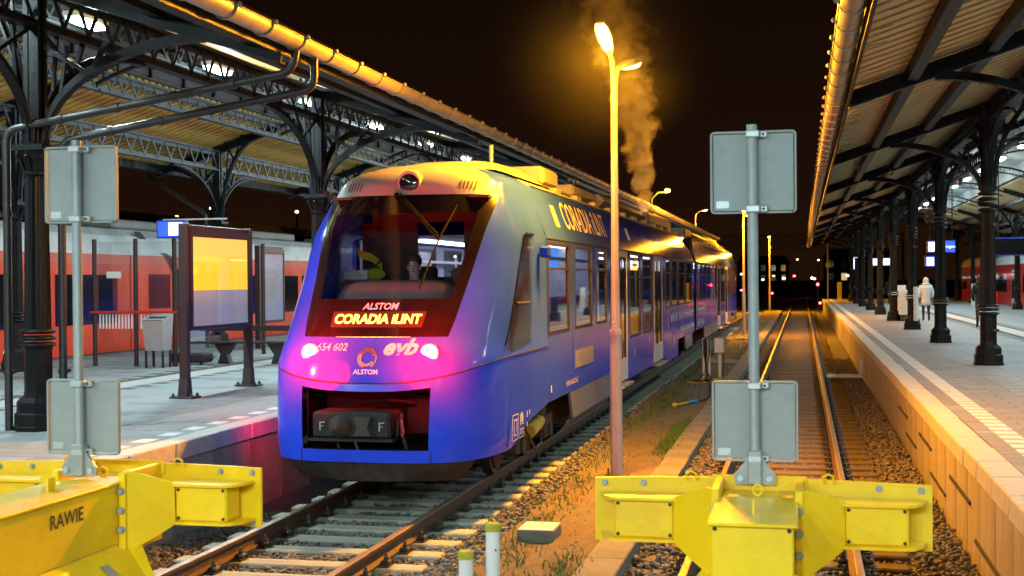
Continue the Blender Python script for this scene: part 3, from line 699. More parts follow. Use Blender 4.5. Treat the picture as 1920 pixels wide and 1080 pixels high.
# ---- iron columns
def column_proto(x, y, label, cat_group, outer, tall, zg, inner_span, out_span):
    # outer: +1 when the track side lies at +x of the column
    c = thing('iron_column', label, 'column', (x, y, PZ), cat_group)
    def P(r, z): return (r, z)
    m = MB(); m.lathe([(.30,PZ),(.30,PZ+.05),(.285,PZ+.06),(.285,PZ+.20),(.255,PZ+.22),(.255,PZ+.34),(.22,PZ+.38),(.20,PZ+.40)], (x,y,0), 8, rot=R(22.5)); m.build('plinth', 'iron', c)
    m = MB(); m.lathe([(.185,PZ+.38),(.165,PZ+.46),(.165,1.78),(.178,1.80)], (x,y,0), 8, rot=R(22.5)); m.build('lower_drum', 'iron', c)
    m = MB()
    for z in (1.80, 1.88, 1.96): m.lathe([(.16,z),(.205,z+.012),(.215,z+.03),(.205,z+.048),(.16,z+.06)], (x,y,0), 20)
    m.build('ring', 'iron', c, smooth=True)
    zc = 3.86
    m = MB(); m.lathe([(.160,1.98),(.158,2.1),(.145,3.0),(.136,zc)], (x,y,0), 36, flute=.018); m.build('fluted_shaft', 'iron', c)
    m = MB()
    if tall:
        for z in (3.86, 3.97, 4.08, 4.19): m.lathe([(.13,z),(.18,z+.015),(.19,z+.035),(.18,z+.055),(.13,z+.08)], (x,y,0), 20)
        m.build('ring', 'iron', c, smooth=True)
        m = MB(); m.lathe([(.14,4.26),(.125,5.36)], (x,y,0), 32, flute=.016); m.build('upper_shaft', 'iron', c)
        cb, ct = 5.36, 5.74
    else: cb, ct = 3.86, 4.24
    m = MB(); m.lathe([(.13,cb),(.16,cb+.02),(.165,cb+.05),(.14,cb+.07),(.15,cb+.14),(.185,cb+.24),(.215,cb+.30),(.20,cb+.31)], (x,y,0), 16, flute=.012)
    m.box(x-.21, x+.21, y-.21, y+.21, cb+.31, ct)
    for k in range(8):                                     # leaves of the capital
        a = 2*math.pi*k/8; dx, dy = math.cos(a), math.sin(a)
        m.bar((x+.14*dx, y+.14*dy, cb+.07), (x+.20*dx, y+.20*dy, cb+.22), .07, .02, (dx,dy,0)); m.sphere((x+.215*dx, y+.215*dy, cb+.235), .028, 6, 4)
    m.build('capital', 'iron', c)
    sp = 4.24                                               # springing of the brackets
    m = MB()                                                # stanchion above the capital
    for sx in (-.07, .07):
        for s2 in (-.07, .07): m.box(x+sx-.03, x+sx+.03, y+s2-.03, y+s2+.03, ct, zg[1]-.05)
    m.box(x-.05, x+.05, y-.09, y+.09, ct, zg[1]-.05); m.build('stanchion', 'iron', c)
    def bracket(dirx, diry, a, b, z0, name='bracket', w=.13):
        m = MB(); n = 14; pts = []
        for i in range(n+1):
            t = R(180-90*i/n); u = a*(1+math.cos(t)); v = b*math.sin(t); pts.append((x+dirx*(.12+u), y+diry*(.12+u), z0+v))
        sd = (diry, -dirx, 0)
        m.sweep(pts, sd, w, .035)
        pi = [(p[0], p[1], p[2]+.13) for p in pts]
        for p, q in zip(pts, pts[1:]): pass
        web = []
        m.sweep([(p[0]+dirx*-.0, p[1], p[2]+.05) for p in pts], sd, .03, .10)
        # spandrel strut and rivets
        pm_ = pts[n//2]; top = z0+b+.02
        m.bar(pm_, (x+dirx*.12, y+diry*.12, top), .05, .05); m.bar(pm_, (pm_[0]+dirx*.22, pm_[1]+diry*.22, top+.02), .05, .05)
        m.bar(pts[n//3], (pts[n//3][0]+dirx*.10, pts[n//3][1]+diry*.10, top), .04, .04)
        for i in range(2, n-1):
            p = pts[i]
            for s in (-1, 1): m.sphere((p[0]+sd[0]*s*.045, p[1]+sd[1]*s*.045, p[2]-.02), .014, 5, 3)
        return m.build(name, 'iron', c)
    bracket(0, 1, 2.5, zg[0]-sp-.03, sp); bracket(0, -1, 2.5, zg[0]-sp-.03, sp)
    bracket(outer, 0, out_span, out_rise(x, outer, out_span)-sp, sp)
    bracket(-outer, 0, inner_span, out_rise(x, -outer, inner_span)-sp, sp, w=.15)
    return c
def out_rise(x, d, a):
    xx = x+d*(.12+a)
    for pr in (LPROF, RPROF):
        z = zl(pr[:2], xx) or zl(pr[2:4], xx)
        if z: return z-.36
    return 6.3
def columns(x, ys, proto_args, lab, grp):
    c0 = column_proto(x, ys[0], lab(0), grp, *proto_args)
    for k in range(1, len(ys)): copy_tree(c0, (x, ys[k], PZ), lab(k))
columns(LC1, LY, (1, False, (5.66, 6.22), 1.35, 2.1), lambda k: f'black fluted iron column, {ORD[k]} from the camera in the track-side row, left platform', 'iron columns of the left platform')
columns(LC2, LY[1:], (-1, False, (5.62, 6.18), 1.35, 1.2), lambda k: f'black fluted iron column, {ORD[k]} from the camera in the far row, left platform', 'iron columns of the left platform')
columns(RC1, RY, (-1, True, (5.62, 6.02), 1.6, 1.75), lambda k: f'tall dark iron column, {ORD[k]} from the camera in the track-side row, right platform', 'iron columns of the right platform')
columns(RC2, RY[4:], (1, True, (5.5, 6.02), 1.6, 1.75), lambda k: f'tall dark iron column, {ORD[k]} in view in the far row, right platform', 'iron columns of the right platform')

# ---- rain pipes
def bend(pts, r=.16, n=5):
    out = [Vector(pts[0])]
    for a, b, c in zip(pts, pts[1:], pts[2:]):
        a, b, c = Vector(a), Vector(b), Vector(c); p = b+(a-b).normalized()*r; q = b+(c-b).normalized()*r
        for i in range(n+1):
            t = i/n; out.append(p*(1-t)**2+b*2*t*(1-t)+q*t*t)
    out.append(Vector(pts[-1])); return out
def rain_pipe(pts, r, label, grp, clamps, mat='pipe_black', white=None):
    t = thing('rain_pipe', label, 'pipe', pts[-1], grp)
    m = MB(); m.tube(bend(pts), r, 12); m.build('pipe', mat, t, smooth=40)
    a, b = Vector(pts[1]), Vector(pts[2]); n = 5
    for k in range(1, n):
        m = MB(); p = a.lerp(b, k/n); d = (b-a).normalized(); m.tube([p-d*.03, p+d*.03], r+.012, 12); m.build('joint_collar', mat, t, smooth=40)
    for z in clamps:
        m = MB(); p = pts[-1]; m.tube([(p[0], p[1], z-.025), (p[0], p[1], z+.025)], r+.014, 12); m.box(p[0]-.02, p[0]+.02, p[1], p[1]+.14, z-.02, z+.02); m.build('clamp', mat, t, smooth=40)
    if white:
        m = MB(); p = pts[-1]; m.tube([(p[0], p[1], white[0]), (p[0], p[1], white[1])], r+.02, 14); m.build('white_sleeve', 'white_paint', t, smooth=40)
gz = 5.22
rain_pipe([(-5.66, 13.93, gz), (-5.66, 13.93, 5.10), (-5.95, 13.93, 5.0), (-9.34, 13.93, 4.36), (-9.34, 13.93, PZ)][0:1]+[(-5.70, 13.93, 4.98), (-9.36, 13.86, 4.42), (-9.36, 13.86, PZ)], .048, 'black rain pipe slanting from gutter to the left of the first left column', 'rain pipes', (1.5, 3.4))
rain_pipe([(-5.66, 14.5, gz), (-5.66, 14.5, 4.86), (-8.80, 14.14, 4.30), (-8.80, 14.14, PZ)], .048, 'black rain pipe slanting from gutter to the right of the first left column', 'rain pipes', (1.5, 3.4))
rain_pipe([(-5.66, LY[2]-.1, gz), (-5.66, LY[2]-.1, 4.96), (-9.34, LY[2]-.1, 4.40), (-9.34, LY[2]-.1, PZ)], .048, 'black rain pipe at the third column of the left platform', 'rain pipes', (1.5, 3.4))
for i, k in enumerate((1, 3, 5, 7)):
    y = RY[k]-.26
    rain_pipe([(0.46, y, 4.94), (0.46, y, 4.86+.08), (3.72, y, 4.34), (3.72, y, PZ)], .06, f'rain pipe slanting to the {ORD[k]} column of the right platform', 'rain pipes of the right canopy', (1.5, 3.6), white=(1.10, 2.25) if k == 3 else None)
rain_pipe([(-17.52, LY[2]-.2, 5.7), (-17.52, LY[2]-.2, 5.45), (-15.85, LY[2]-.2, 4.45), (-15.85, LY[2]-.2, PZ)], .055, 'rain pipe bending down to a far-row column on the left platform', 'rain pipes', (1.5,))

# ---- fluorescent lamps
def tube_lamp(x, y, z, label, grp, hang=.45, h=.64, e=1.0, upf=1.0):
    t = thing('fluorescent_lamp', label, 'lamp', (x, y, z), grp)
    m = MB(); m.bbox(x-.12, x+.12, y-h-.06, y+h+.06, z+.05, z+.13, .02); m.build('housing', 'white_paint', t)
    m = MB(); m.box(x-.09, x+.09, y-h, y+h, z-.01, z+.048); tb = m.build('tube', 'tube_light', t)
    f = OFF[t.name]
    ld = bpy.data.lights.new('tube_glow', 'AREA'); ld.shape = 'RECTANGLE'; ld.size = .16; ld.size_y = 2*h; ld.energy = E_TUBE*.85*e; ld.color = COOL
    lo = bpy.data.objects.new('tube_glow', ld); COL.objects.link(lo); lo.parent = tb; lo.location = (x-f[0], y-f[1], z-.02-f[2])
    ld = bpy.data.lights.new('tube_glow', 'POINT'); ld.energy = E_TUBE*.35*e*upf; ld.color = COOL; ld.shadow_soft_size = .12
    lo = bpy.data.objects.new('tube_glow', ld); COL.objects.link(lo); lo.parent = tb; lo.location = (x-f[0], y-f[1], z-.16-f[2])
    m = MB()
    for s in (-h*.7, h*.7): m.box(x-.012, x+.012, y+s-.012, y+s+.012, z+.13, z+.13+hang)
    m.build('hanger', 'iron', t)
for k in range(20):
    y = -9.3+4.45*k
    tube_lamp(-10.4, y, 6.42, f'bright fluorescent lamp, {ORD[k]} along the ridge of the left canopy', 'lamps under the left canopy', hang=.40, h=.40, e=1.0, upf=2.3)
for k in range(20):
    y = -9.1+5.1*k
    tube_lamp(7.4, y, 7.02, f'bright fluorescent lamp, {ORD[k]} along the ridge of the right canopy', 'lamps under the right canopy')

# concourse roof and its lamps, across the heads of the tracks
t = thing('concourse_roof', 'flat roof over the head platform behind the camera', 'canopy', (-2, -14, 5.4))
m = MB(); m.box(-5.4, .2, -32, -1.5, 5.3, 5.42); m.build('roof_slab', 'timber_white', t)
for x in (-5.2, 0.0):
    m = MB(); m.box(x-.1, x+.1, -32, -1.5, 5.05, 5.29); m.build('beam', 'iron', t)
for k, x in enumerate((-4.4, -2.6, -.8)): tube_lamp(x, -3.4, 4.9, f'fluorescent lamp under the concourse roof, {ORD[k]} from the left', 'concourse lamps', hang=.3, e=3.6)

# ================================================================== THE BLUE TRAIN
TR = thing('passenger_train', 'two-car blue hydrogen passenger train with glowing red tail lights on the left track', 'train', (T1, 13.7, 0))
HW = 1.375
def lerp_tab(tab, z):
    if z <= tab[0][0]: return tab[0][1]
    for (a, va), (b, vb) in zip(tab, tab[1:]):
        if z <= b: return va+(vb-va)*(z-a)/(b-a)
    return tab[-1][1]
W_TAB = [(.35,1.30),(.5,1.36),(.7,1.385),(1.4,1.39),(2.2,1.375),(3.15,1.368),(3.5,1.26),(3.87,1.12),(3.98,.92),(4.06,.6),(4.11,.2)]
Y_TAB = [(.35,13.80),(.5,13.70),(.8,13.67),(1.2,13.70),(1.45,13.75),(1.75,13.87),(1.93,14.05),(2.1,14.20),(2.65,14.68),(3.2,15.10),(3.64,15.44),(3.8,15.53),(3.92,15.66),(4.0,15.85),(4.06,16.05),(4.11,16.4)]
N_TAB = [(.35,3.6),(1.5,3.8),(2.2,3.7),(3.2,3.6),(4.1,3.0)]
B_TAB = [(.35,15.7),(1.5,15.8),(2.2,16.0),(3.2,16.45),(4.11,16.9)]
def nose_params(z): return lerp_tab(W_TAB, z), lerp_tab(Y_TAB, z), lerp_tab(N_TAB, z), lerp_tab(B_TAB, z)
def front_y(x, z):                                        # x from the centre line
    w, y0, n, yb = nose_params(z); q = min(.9999, abs(x)/w)
    return yb-(yb-y0)*(1-q**n)**(1/n)
def side_x(y, z):
    w, y0, n, yb = nose_params(z); t = max(0, min(1, (yb-y)/(yb-y0)))
    return w*max(0, 1-t**n)**(1/n)
X_TAB = [(.35,.74),(.68,.74),(1.33,.76),(1.45,.80),(1.9,.86),(2.1,.90),(3.64,1.10),(3.8,1.03),(3.92,.88),(4.0,.7),(4.06,.45),(4.11,.14)]
NZ = [.54,.58,.63,.68,.78,.9,1.05,1.2,1.33,1.42,1.52,1.63,1.75,1.85,1.93,2.02,2.12,2.25,2.4,2.55,2.7,2.85,3.0,3.15,3.3,3.45,3.55,3.64,3.72,3.8,3.87,3.92,3.96,4.0,4.03,4.06,4.085,4.11]
NI, NO = 16, 14                                            # half columns inside / outside the windscreen border
def nose_cols(z):
    w, y0, n, yb = nose_params(z); xw = min(lerp_tab(X_TAB, z), w*.97); out = []
    pw = math.asin(min(1, (xw/w)**(n/2)))
    cs = []
    for i in range(NI+1): x = xw*i/NI; cs.append((x, front_y(x, z)))
    for i in range(1, NO+1):
        ph = pw+(math.pi/2-pw)*i/NO; x = w*math.sin(ph)**(2/n) if ph < math.pi/2-1e-6 else w
        y = yb-(yb-y0)*max(0, math.cos(ph))**(2/n) if ph < math.pi/2-1e-6 else yb
        cs.append((x, y))
    cs.append((w, 17.36))
    return [(-x, y) for x, y in cs[:0:-1]]+cs
rows = [nose_cols(z) for z in NZ]; NC = len(rows[0]); mid = NI+NO+1
def lift(x, z): return z+.24*min(1, abs(x)/1.38)**2.5*math.exp(-((z-1.40)/.26)**2)
def rise(y, z):
    t = max(0, min(1, (y-15.1)/1.15)); t = t*t*(3-2*t); return max(z, .54+.34*t)
GV = [(T1+x, y, rise(y, lift(x, NZ[j]))) for j, rw in enumerate(rows) for (x, y) in rw]
reg = {k: [] for k in ('blue', 'blue_low', 'fairing', 'screen', 'hole')}
for j in range(len(NZ)-1):
    zc = (NZ[j]+NZ[j+1])/2
    for i in range(NC-1):
        inner = mid-NI <= i < mid+NI
        f = (j*NC+i, j*NC+i+1, (j+1)*NC+i+1, (j+1)*NC+i)
        if inner and .68 < zc < 1.33: k = 'hole'
        elif inner and 1.93 < zc < 3.64: k = 'screen'
        elif inner and zc > 3.64: k = 'fairing'
        elif zc > 4.0: k = 'fairing'
        elif zc < 1.42: k = 'blue_low'
        else: k = 'blue'
        reg[k].append(f)
def region(k, name, mat, parent, off=0.0, smooth=50):
    used = sorted({i for f in reg[k] for i in f}); mp = {a: b for b, a in enumerate(used)}
    m = MB(); m.add([(GV[i][0], GV[i][1]-off, GV[i][2]) for i in used], [tuple(mp[i] for i in f) for f in reg[k]])
    return m.build(name, mat, parent, smooth=smooth, fix=False)
nose_up = region('blue', 'nose_shell', 'train_blue', TR)
nose_lo = region('blue_low', 'lower_nose_shell', 'train_blue', TR)
fair = region('fairing', 'roof_fairing', 'fairing_grey', TR)
# seam between upper and lower nose
m = MB(); seam = [(T1+x, y-.004*(1 if abs(x) < 1.3 else 0), 1.42) for x, y in nose_cols(1.42)]
m.sweep([(p[0]+(.004 if p[0] > T1+1.3 else (-.004 if p[0] < T1-1.3 else 0)), p[1], lift(p[0]-T1, p[2])) for p in seam], (0,0,1), .016, .008); m.build('seam', 'black_matt', nose_lo)
m = MB()
for sx in (-.76, .76): m.sweep([(T1+sx, front_y(sx, z)-.003, z) for z in (.545, .6, .67)], (1,0,0), .010, .006)
m.build('panel_seam', 'black_matt', nose_lo)
# windscreen: glass inside, black printed border
def patch(u0, u1, z0, z1, off, nu=24, nv=18, fn=None):
    vs = []; fs = []
    for j in range(nv+1):
        z = z0+(z1-z0)*j/nv; xw = lerp_tab(X_TAB, z)
        for i in range(nu+1):
            u = u0+(u1-u0)*i/nu; x = u*xw; vs.append((T1+x, front_y(x, z)-off, z))
    for j in range(nv):
        for i in range(nu): a = j*(nu+1)+i; fs.append((a, a+1, a+nu+2, a+nu+1))
    return vs, fs
ws = MB(); ws.add(*patch(-.86, .86, 2.36, 3.40, .003)); scr = ws.build('windscreen', 'pane_screen', TR, smooth=60, fix=False)
bd = MB()
for a in ((-1, 1, 1.93, 2.36), (-1, 1, 3.40, 3.64), (-1, -.86, 2.36, 3.40), (.86, 1, 2.36, 3.40)):
    bd.add(*patch(*a, .003, 24 if a[1]-a[0] > 1 else 4, 8 if a[3]-a[2] < .5 else 18))
bd.build('screen_border', 'black_gloss', TR, smooth=60, fix=False)
# lettering and badges on the front
def fr(x0, z0, off=.008): return lambda u, v: (T1+x0+u, front_y(x0+u, z0+v)-off, z0+v)
text_on('ALSTOM', .105, fr(0.0, 2.27, .010), 'brand_lettering', 'marking_white', TR, shear=.15, bold=.0022, sx=1.05)
dp = MB(); dp.add(*patch(-.62, .62, 2.035, 2.215, .006, 16, 4)); dsp = dp.build('destination_display', 'led_panel', TR, fix=False)
text_on('CORADIA iLINT', .145, fr(0.0, 2.125, .012), 'led_lettering', 'led_amber', dsp, bold=.0045, sx=1.02)
vn = MB()
for k in range(9): vn.add(*[[(T1-.45+.1*k, front_y(-.45+.1*k, 1.915)-.006, 1.905), (T1-.36+.1*k, front_y(-.36+.1*k, 1.915)-.006, 1.905), (T1-.355+.1*k, front_y(-.355+.1*k, 1.945)-.006, 1.94), (T1-.445+.1*k, front_y(-.445+.1*k, 1.945)-.006, 1.94)], [(0,1,2,3)]])
vn.build('light_slot', 'led_amber', TR, fix=False)
text_on('654 602', .115, fr(-.45, 1.815), 'unit_number', 'marking_white', TR, bold=.001)
text_on('evb', .24, fr(.36, 1.815), 'operator_lettering', 'marking_white', TR, shear=.25, bold=.009, sx=1.15)
ln = MB(); ln.add(*[[fr(.36, 1.80, .011)(u, v) for u, v in ((-.24,-.012),(.24,-.002),(.24,.010),(-.24,0))], [(0,1,2,3)]]); ln.build('lettering_stripe', 'train_blue', TR, fix=False)
text_on('ALSTOM', .072, fr(0.0, 1.545), 'maker_lettering', 'marking_white', TR, bold=.0016, sx=1.05)
rg = MB(); c0 = (0, 1.70)                                  # ring badge, spiral
for (ra, rb, a0, a1) in ((.098, .118, -60, 250), (.07, .098, 20, 330)):
    q = []; n = 28
    for i in range(n+1):
        a = R(a0+(a1-a0)*i/n)
        for r_ in (ra*(1-.12*i/n), rb*(1-.05*i/n)): x = c0[0]+r_*math.cos(a); z = c0[1]+r_*math.sin(a); q.append((T1+x, front_y(x, z)-.012, z))
    rg.add(q, [(2*i, 2*i+1, 2*i+3, 2*i+2) for i in range(n)])
rg.build('ring_badge', 'silver', TR, fix=False)
# tail lights
for s in (-1, 1):
    x, z = s*.71, 1.755; y = front_y(x, z)
    b = MB(); b.tube([(T1+x, y+.03, z), (T1+x, y-.012, z)], .108, 24); hl = b.build('tail_light', 'silver', TR, smooth=40)
    b = MB(); b.tube([(T1+x, y-.013, z), (T1+x, y-.019, z)], .098, 24); b.build('glow_ring', 'tail_ring', hl, smooth=40)
    b = MB()
    for k in range(7):
        a = 2*math.pi*k/6; rr = 0 if k == 6 else .05
        b.tube([(T1+x+rr*math.cos(a), y-.020, z+rr*math.sin(a)), (T1+x+rr*math.cos(a), y-.024, z+rr*math.sin(a))], .024, 10)
    b.build('lamp_cluster', 'tail_core', hl)
    off = OFF[TR.name]
    ld = bpy.data.lights.new('tail_bloom_fill', 'SPOT'); ld.energy = E_TAIL*3; ld.color = (1, .002, .0); ld.shadow_soft_size = .45; ld.spot_size = R(108); ld.spot_blend = .6
    lo = bpy.data.objects.new('tail_bloom_fill', ld); COL.objects.link(lo); lo.parent = hl; lo.location = (T1+x-off[0], y-.42-off[1], z-off[2]); lo.rotation_euler = (R(90), 0, 0)  # added spot ahead of the nose, aimed back at it in place of bloom
# coupler bay: dark recess, coupler head, plough
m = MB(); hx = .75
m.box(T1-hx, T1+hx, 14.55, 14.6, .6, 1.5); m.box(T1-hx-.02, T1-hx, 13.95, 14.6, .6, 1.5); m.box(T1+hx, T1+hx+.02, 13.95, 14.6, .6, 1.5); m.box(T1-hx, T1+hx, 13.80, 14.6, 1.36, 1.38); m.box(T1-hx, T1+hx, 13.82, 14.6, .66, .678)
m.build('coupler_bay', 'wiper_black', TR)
cp = MB(); cp.bbox(T1-.62, T1+.30, 13.72, 14.2, .80, 1.10, .03); cp.box(T1-.66, T1+.34, 13.70, 13.9, .77, .80)
cpo = cp.build('coupler', 'rubber', TR)
m = MB(); m.lathe([(.13,0),(.125,.04),(.02,.16)], (0,0,0), 18)
m.v = [(T1-.28+v[0], 13.72-v[2], .94+v[1]) for v in m.v]; m.build('coupler_cone', 'underframe', cpo, smooth=40)
m = MB(); m.prism([(T1-.10,.84),(T1+.10,.84),(T1+.06,.94),(T1+.10,1.05),(T1-.10,1.05),(T1-.06,.94)], 1, 13.64, 13.72); m.build('coupler_funnel', 'underframe', cpo)
for x in (-.50, .20):
    m = MB(); m.box(T1+x-.025, T1+x-.008, 13.70, 13.72, .89, .99); m.box(T1+x-.008, T1+x+.04, 13.70, 13.72, .975, .99); m.box(T1+x-.008, T1+x+.022, 13.70, 13.72, .935, .947); m.build('marker_plate', 'sign_grey', cpo)
m = MB(); m.tube([(T1+.40, 13.85, 1.08), (T1+.42, 13.80, .85), (T1+.48, 13.86, .60)], .022, 8); m.tube([(T1+.36, 13.85, 1.0), (T1+.36, 13.80, .82)], .012, 8); m.build('brake_hose', 'rubber', cpo)
m = MB(); m.tube([(T1+.43, 13.74, 1.02), (T1+.46, 13.73, .88), (T1+.44, 13.73, .84)], .012, 6); m.build('red_handle', 'red_paint', cpo)
m = MB(); m.tube([(T1-.14, 13.76, .80), (T1-.05, 13.72, .62)], .018, 8); m.tube([(T1-.40, 13.9, .78), (T1-.30, 13.8, .60)], .018, 8); m.build('coupler_stay', 'steel_dark', cpo)
m = MB(); m.bbox(T1+.36, T1+.70, 14.1, 14.5, .8, 1.25, .03); m.tube([(T1+.5, 14.05, 1.18), (T1+.2, 13.95, 1.22), (T1-.1, 14.0, 1.18)], .03, 8); m.build('coupler_equipment', 'wiper_black', cpo)
# plough / snow skirt under the nose
m = MB(); top = [(x, front_y(x, .56)+.05) for x in np.linspace(-1.18, 1.18, 17)]; bot = [(x*.90, front_y(x, .56)+.20+.10*abs(x)) for x in np.linspace(-1.12, 1.12, 17)]
vs = [(T1+x, y, .56) for x, y in top]+[(T1+x, y, .30) for x, y in bot]+[(T1+x, y+.5, .30) for x, y in bot]
m.add(vs, [(i, i+1, i+18, i+17) for i in range(16)]+[(17+i, 18+i, 35+i, 34+i) for i in range(16)]); m.build('plough', 'underframe', TR, smooth=50, fix=False)
m = MB(); m.add([(T1+x, front_y(x, .56)+.02, .552) for x in np.linspace(-1.28,1.28,17)]+[(T1+x, 15.8, .552) for x in np.linspace(-1.28,1.28,17)], [(i, i+1, i+18, i+17) for i in range(16)]); m.build('nose_floor', 'black_matt', TR)
# roof-front lamp, grilles, aerial, wiper
y = front_y(0, 3.80); m = MB(); m.tube([(T1+.0, y+.10, 3.815), (T1, y-.045, 3.80)], [.155, .145], 28); tl = m.build('roof_lamp', 'fairing_grey', TR, smooth=40)
m = MB(); m.tube([(T1, y-.046, 3.80), (T1, y-.06, 3.80)], [.128, .10], 28); m.build('lamp_lens', 'black_gloss', tl, smooth=40)
for s in (-1, 1):
    gr = MB(); x0 = s*.74
    gr.add([fr(x0, 3.76, .006)(u, v) for u, v in ((-.15,-.075),(.15,-.075),(.12,.07),(-.12,.07))], [(0,1,2,3)]); go = gr.build('air_grille', 'fairing_grey', TR, fix=False)
    gr = MB()
    for k in range(5): gr.add([fr(x0, 3.76, .010)(-.10+.045*k+u, v) for u, v in ((-.008,-.055),(.008,-.055),(.016,.055),(0,.055))], [(0,1,2,3)])
    gr.build('grille_slot', 'black_matt', go, fix=False)
m = MB(); m.tube([(T1+.55, 17.6, 4.0), (T1+.55, 17.6, 4.46)], .028, 10); m.build('aerial', 'fairing_grey', TR, smooth=40)
def onscr(x, z, off): return (T1+x, front_y(x, z)-off, z)
m = MB(); m.tube([onscr(-.14,3.64,.02), onscr(.15,3.42,.05), onscr(.42,3.16,.06), onscr(.52,3.08,.06)], .016, 6); m.tube([onscr(-.10,3.66,.02), onscr(.2,3.40,.05), onscr(.54,3.10,.06)], .010, 6)
m.sphere(onscr(-.14,3.64,.03), .035, 8, 5); wp_ = m.build('wiper_arm', 'wiper_black', TR)
m = MB(); m.tube([onscr(.66,3.50,.03), onscr(.53,3.08,.035), onscr(.42,2.48,.03)], .013, 6); m.build('wiper_blade', 'wiper_black', wp_)
# cab interior behind the screen
def inner_w(z): return HW-.14
cab = MB(); cab.box(T1-1.2, T1+1.2, 17.15, 17.2, 1.0, 2.62); cab.box(T1-1.2, T1-.40, 17.15, 17.2, 2.62, 3.38); cab.box(T1+.27, T1+1.2, 17.15, 17.2, 2.62, 3.38); cab.box(T1-1.05, T1+1.05, 17.15, 17.2, 3.38, 3.85)
cab.build('cab_rear_wall', 'cab_dark', TR)
m = MB(); m.box(T1-1.2, T1+1.2, 14.9, 17.15, 1.20, 1.25); m.build('cab_floor', 'cab_dark', TR)
m = MB(); m.box(T1-1.02, T1+1.02, 15.5, 17.15, 3.60, 3.63); m.build('cab_ceiling', 'cab_dark', TR)
vs = []; m = MB()                                          # desk with a rounded cowl
prof = [(14.62,2.28),(14.72,2.44),(14.86,2.55),(15.05,2.58),(15.25,2.50),(15.35,2.30),(15.35,1.9)]
for x in np.linspace(-.74, .74, 15):
    k = 1-.25*(abs(x)/.74)**6
    vs += [(T1+x, yy+.16*(abs(x)/.74)**4, 2.2+(zz-2.2)*k) for yy, zz in prof]
n = len(prof); m.add(vs, [(i*n+j, i*n+j+1, (i+1)*n+j+1, (i+1)*n+j) for i in range(14) for j in range(n-1)]); m.build('driver_desk', 'cab_panel', TR, smooth=50, fix=False)
def seat(x, y, z, mat, name='seat', face=-1, parent=TR):
    m = MB(); m.bbox(x-.24, x+.24, y-.24, y+.24, z+.36, z+.48, .04); so = m.build(name, mat, parent)
    m = MB(); m.bbox(x-.24, x+.24, y-face*.22-.06, y-face*.22+.06, z+.46, z+1.12, .05); m.bbox(x-.15, x+.15, y-face*.24-.05, y-face*.24+.05, z+1.10, z+1.34, .04); m.build('backrest', mat, so)
    m = MB(); m.box(x-.08, x+.08, y-.08, y+.08, z, z+.36); m.build('pedestal', 'steel_dark', so)
seat(T1-.10, 16.35, 1.42, 'black_matt', 'driver_seat')
seat(T1+.22, 16.95, 1.40, 'cab_panel', 'folding_seat')
m = MB(); m.bbox(T1-1.22, T1-.80, 16.3, 17.1, 1.25, 2.58, .03); cu = m.build('cab_cupboard', 'cab_panel', TR)
m = MB(); m.bbox(T1-1.20, T1-.86, 16.35, 16.65, 2.585, 2.72, .02); m.tube([(T1-1.08, 16.33, 2.74), (T1-.98, 16.33, 2.69), (T1-.92, 16.33, 2.64), (T1-.90, 16.34, 2.67)], .012, 6); m.build('white_box', 'white_paint', cu)
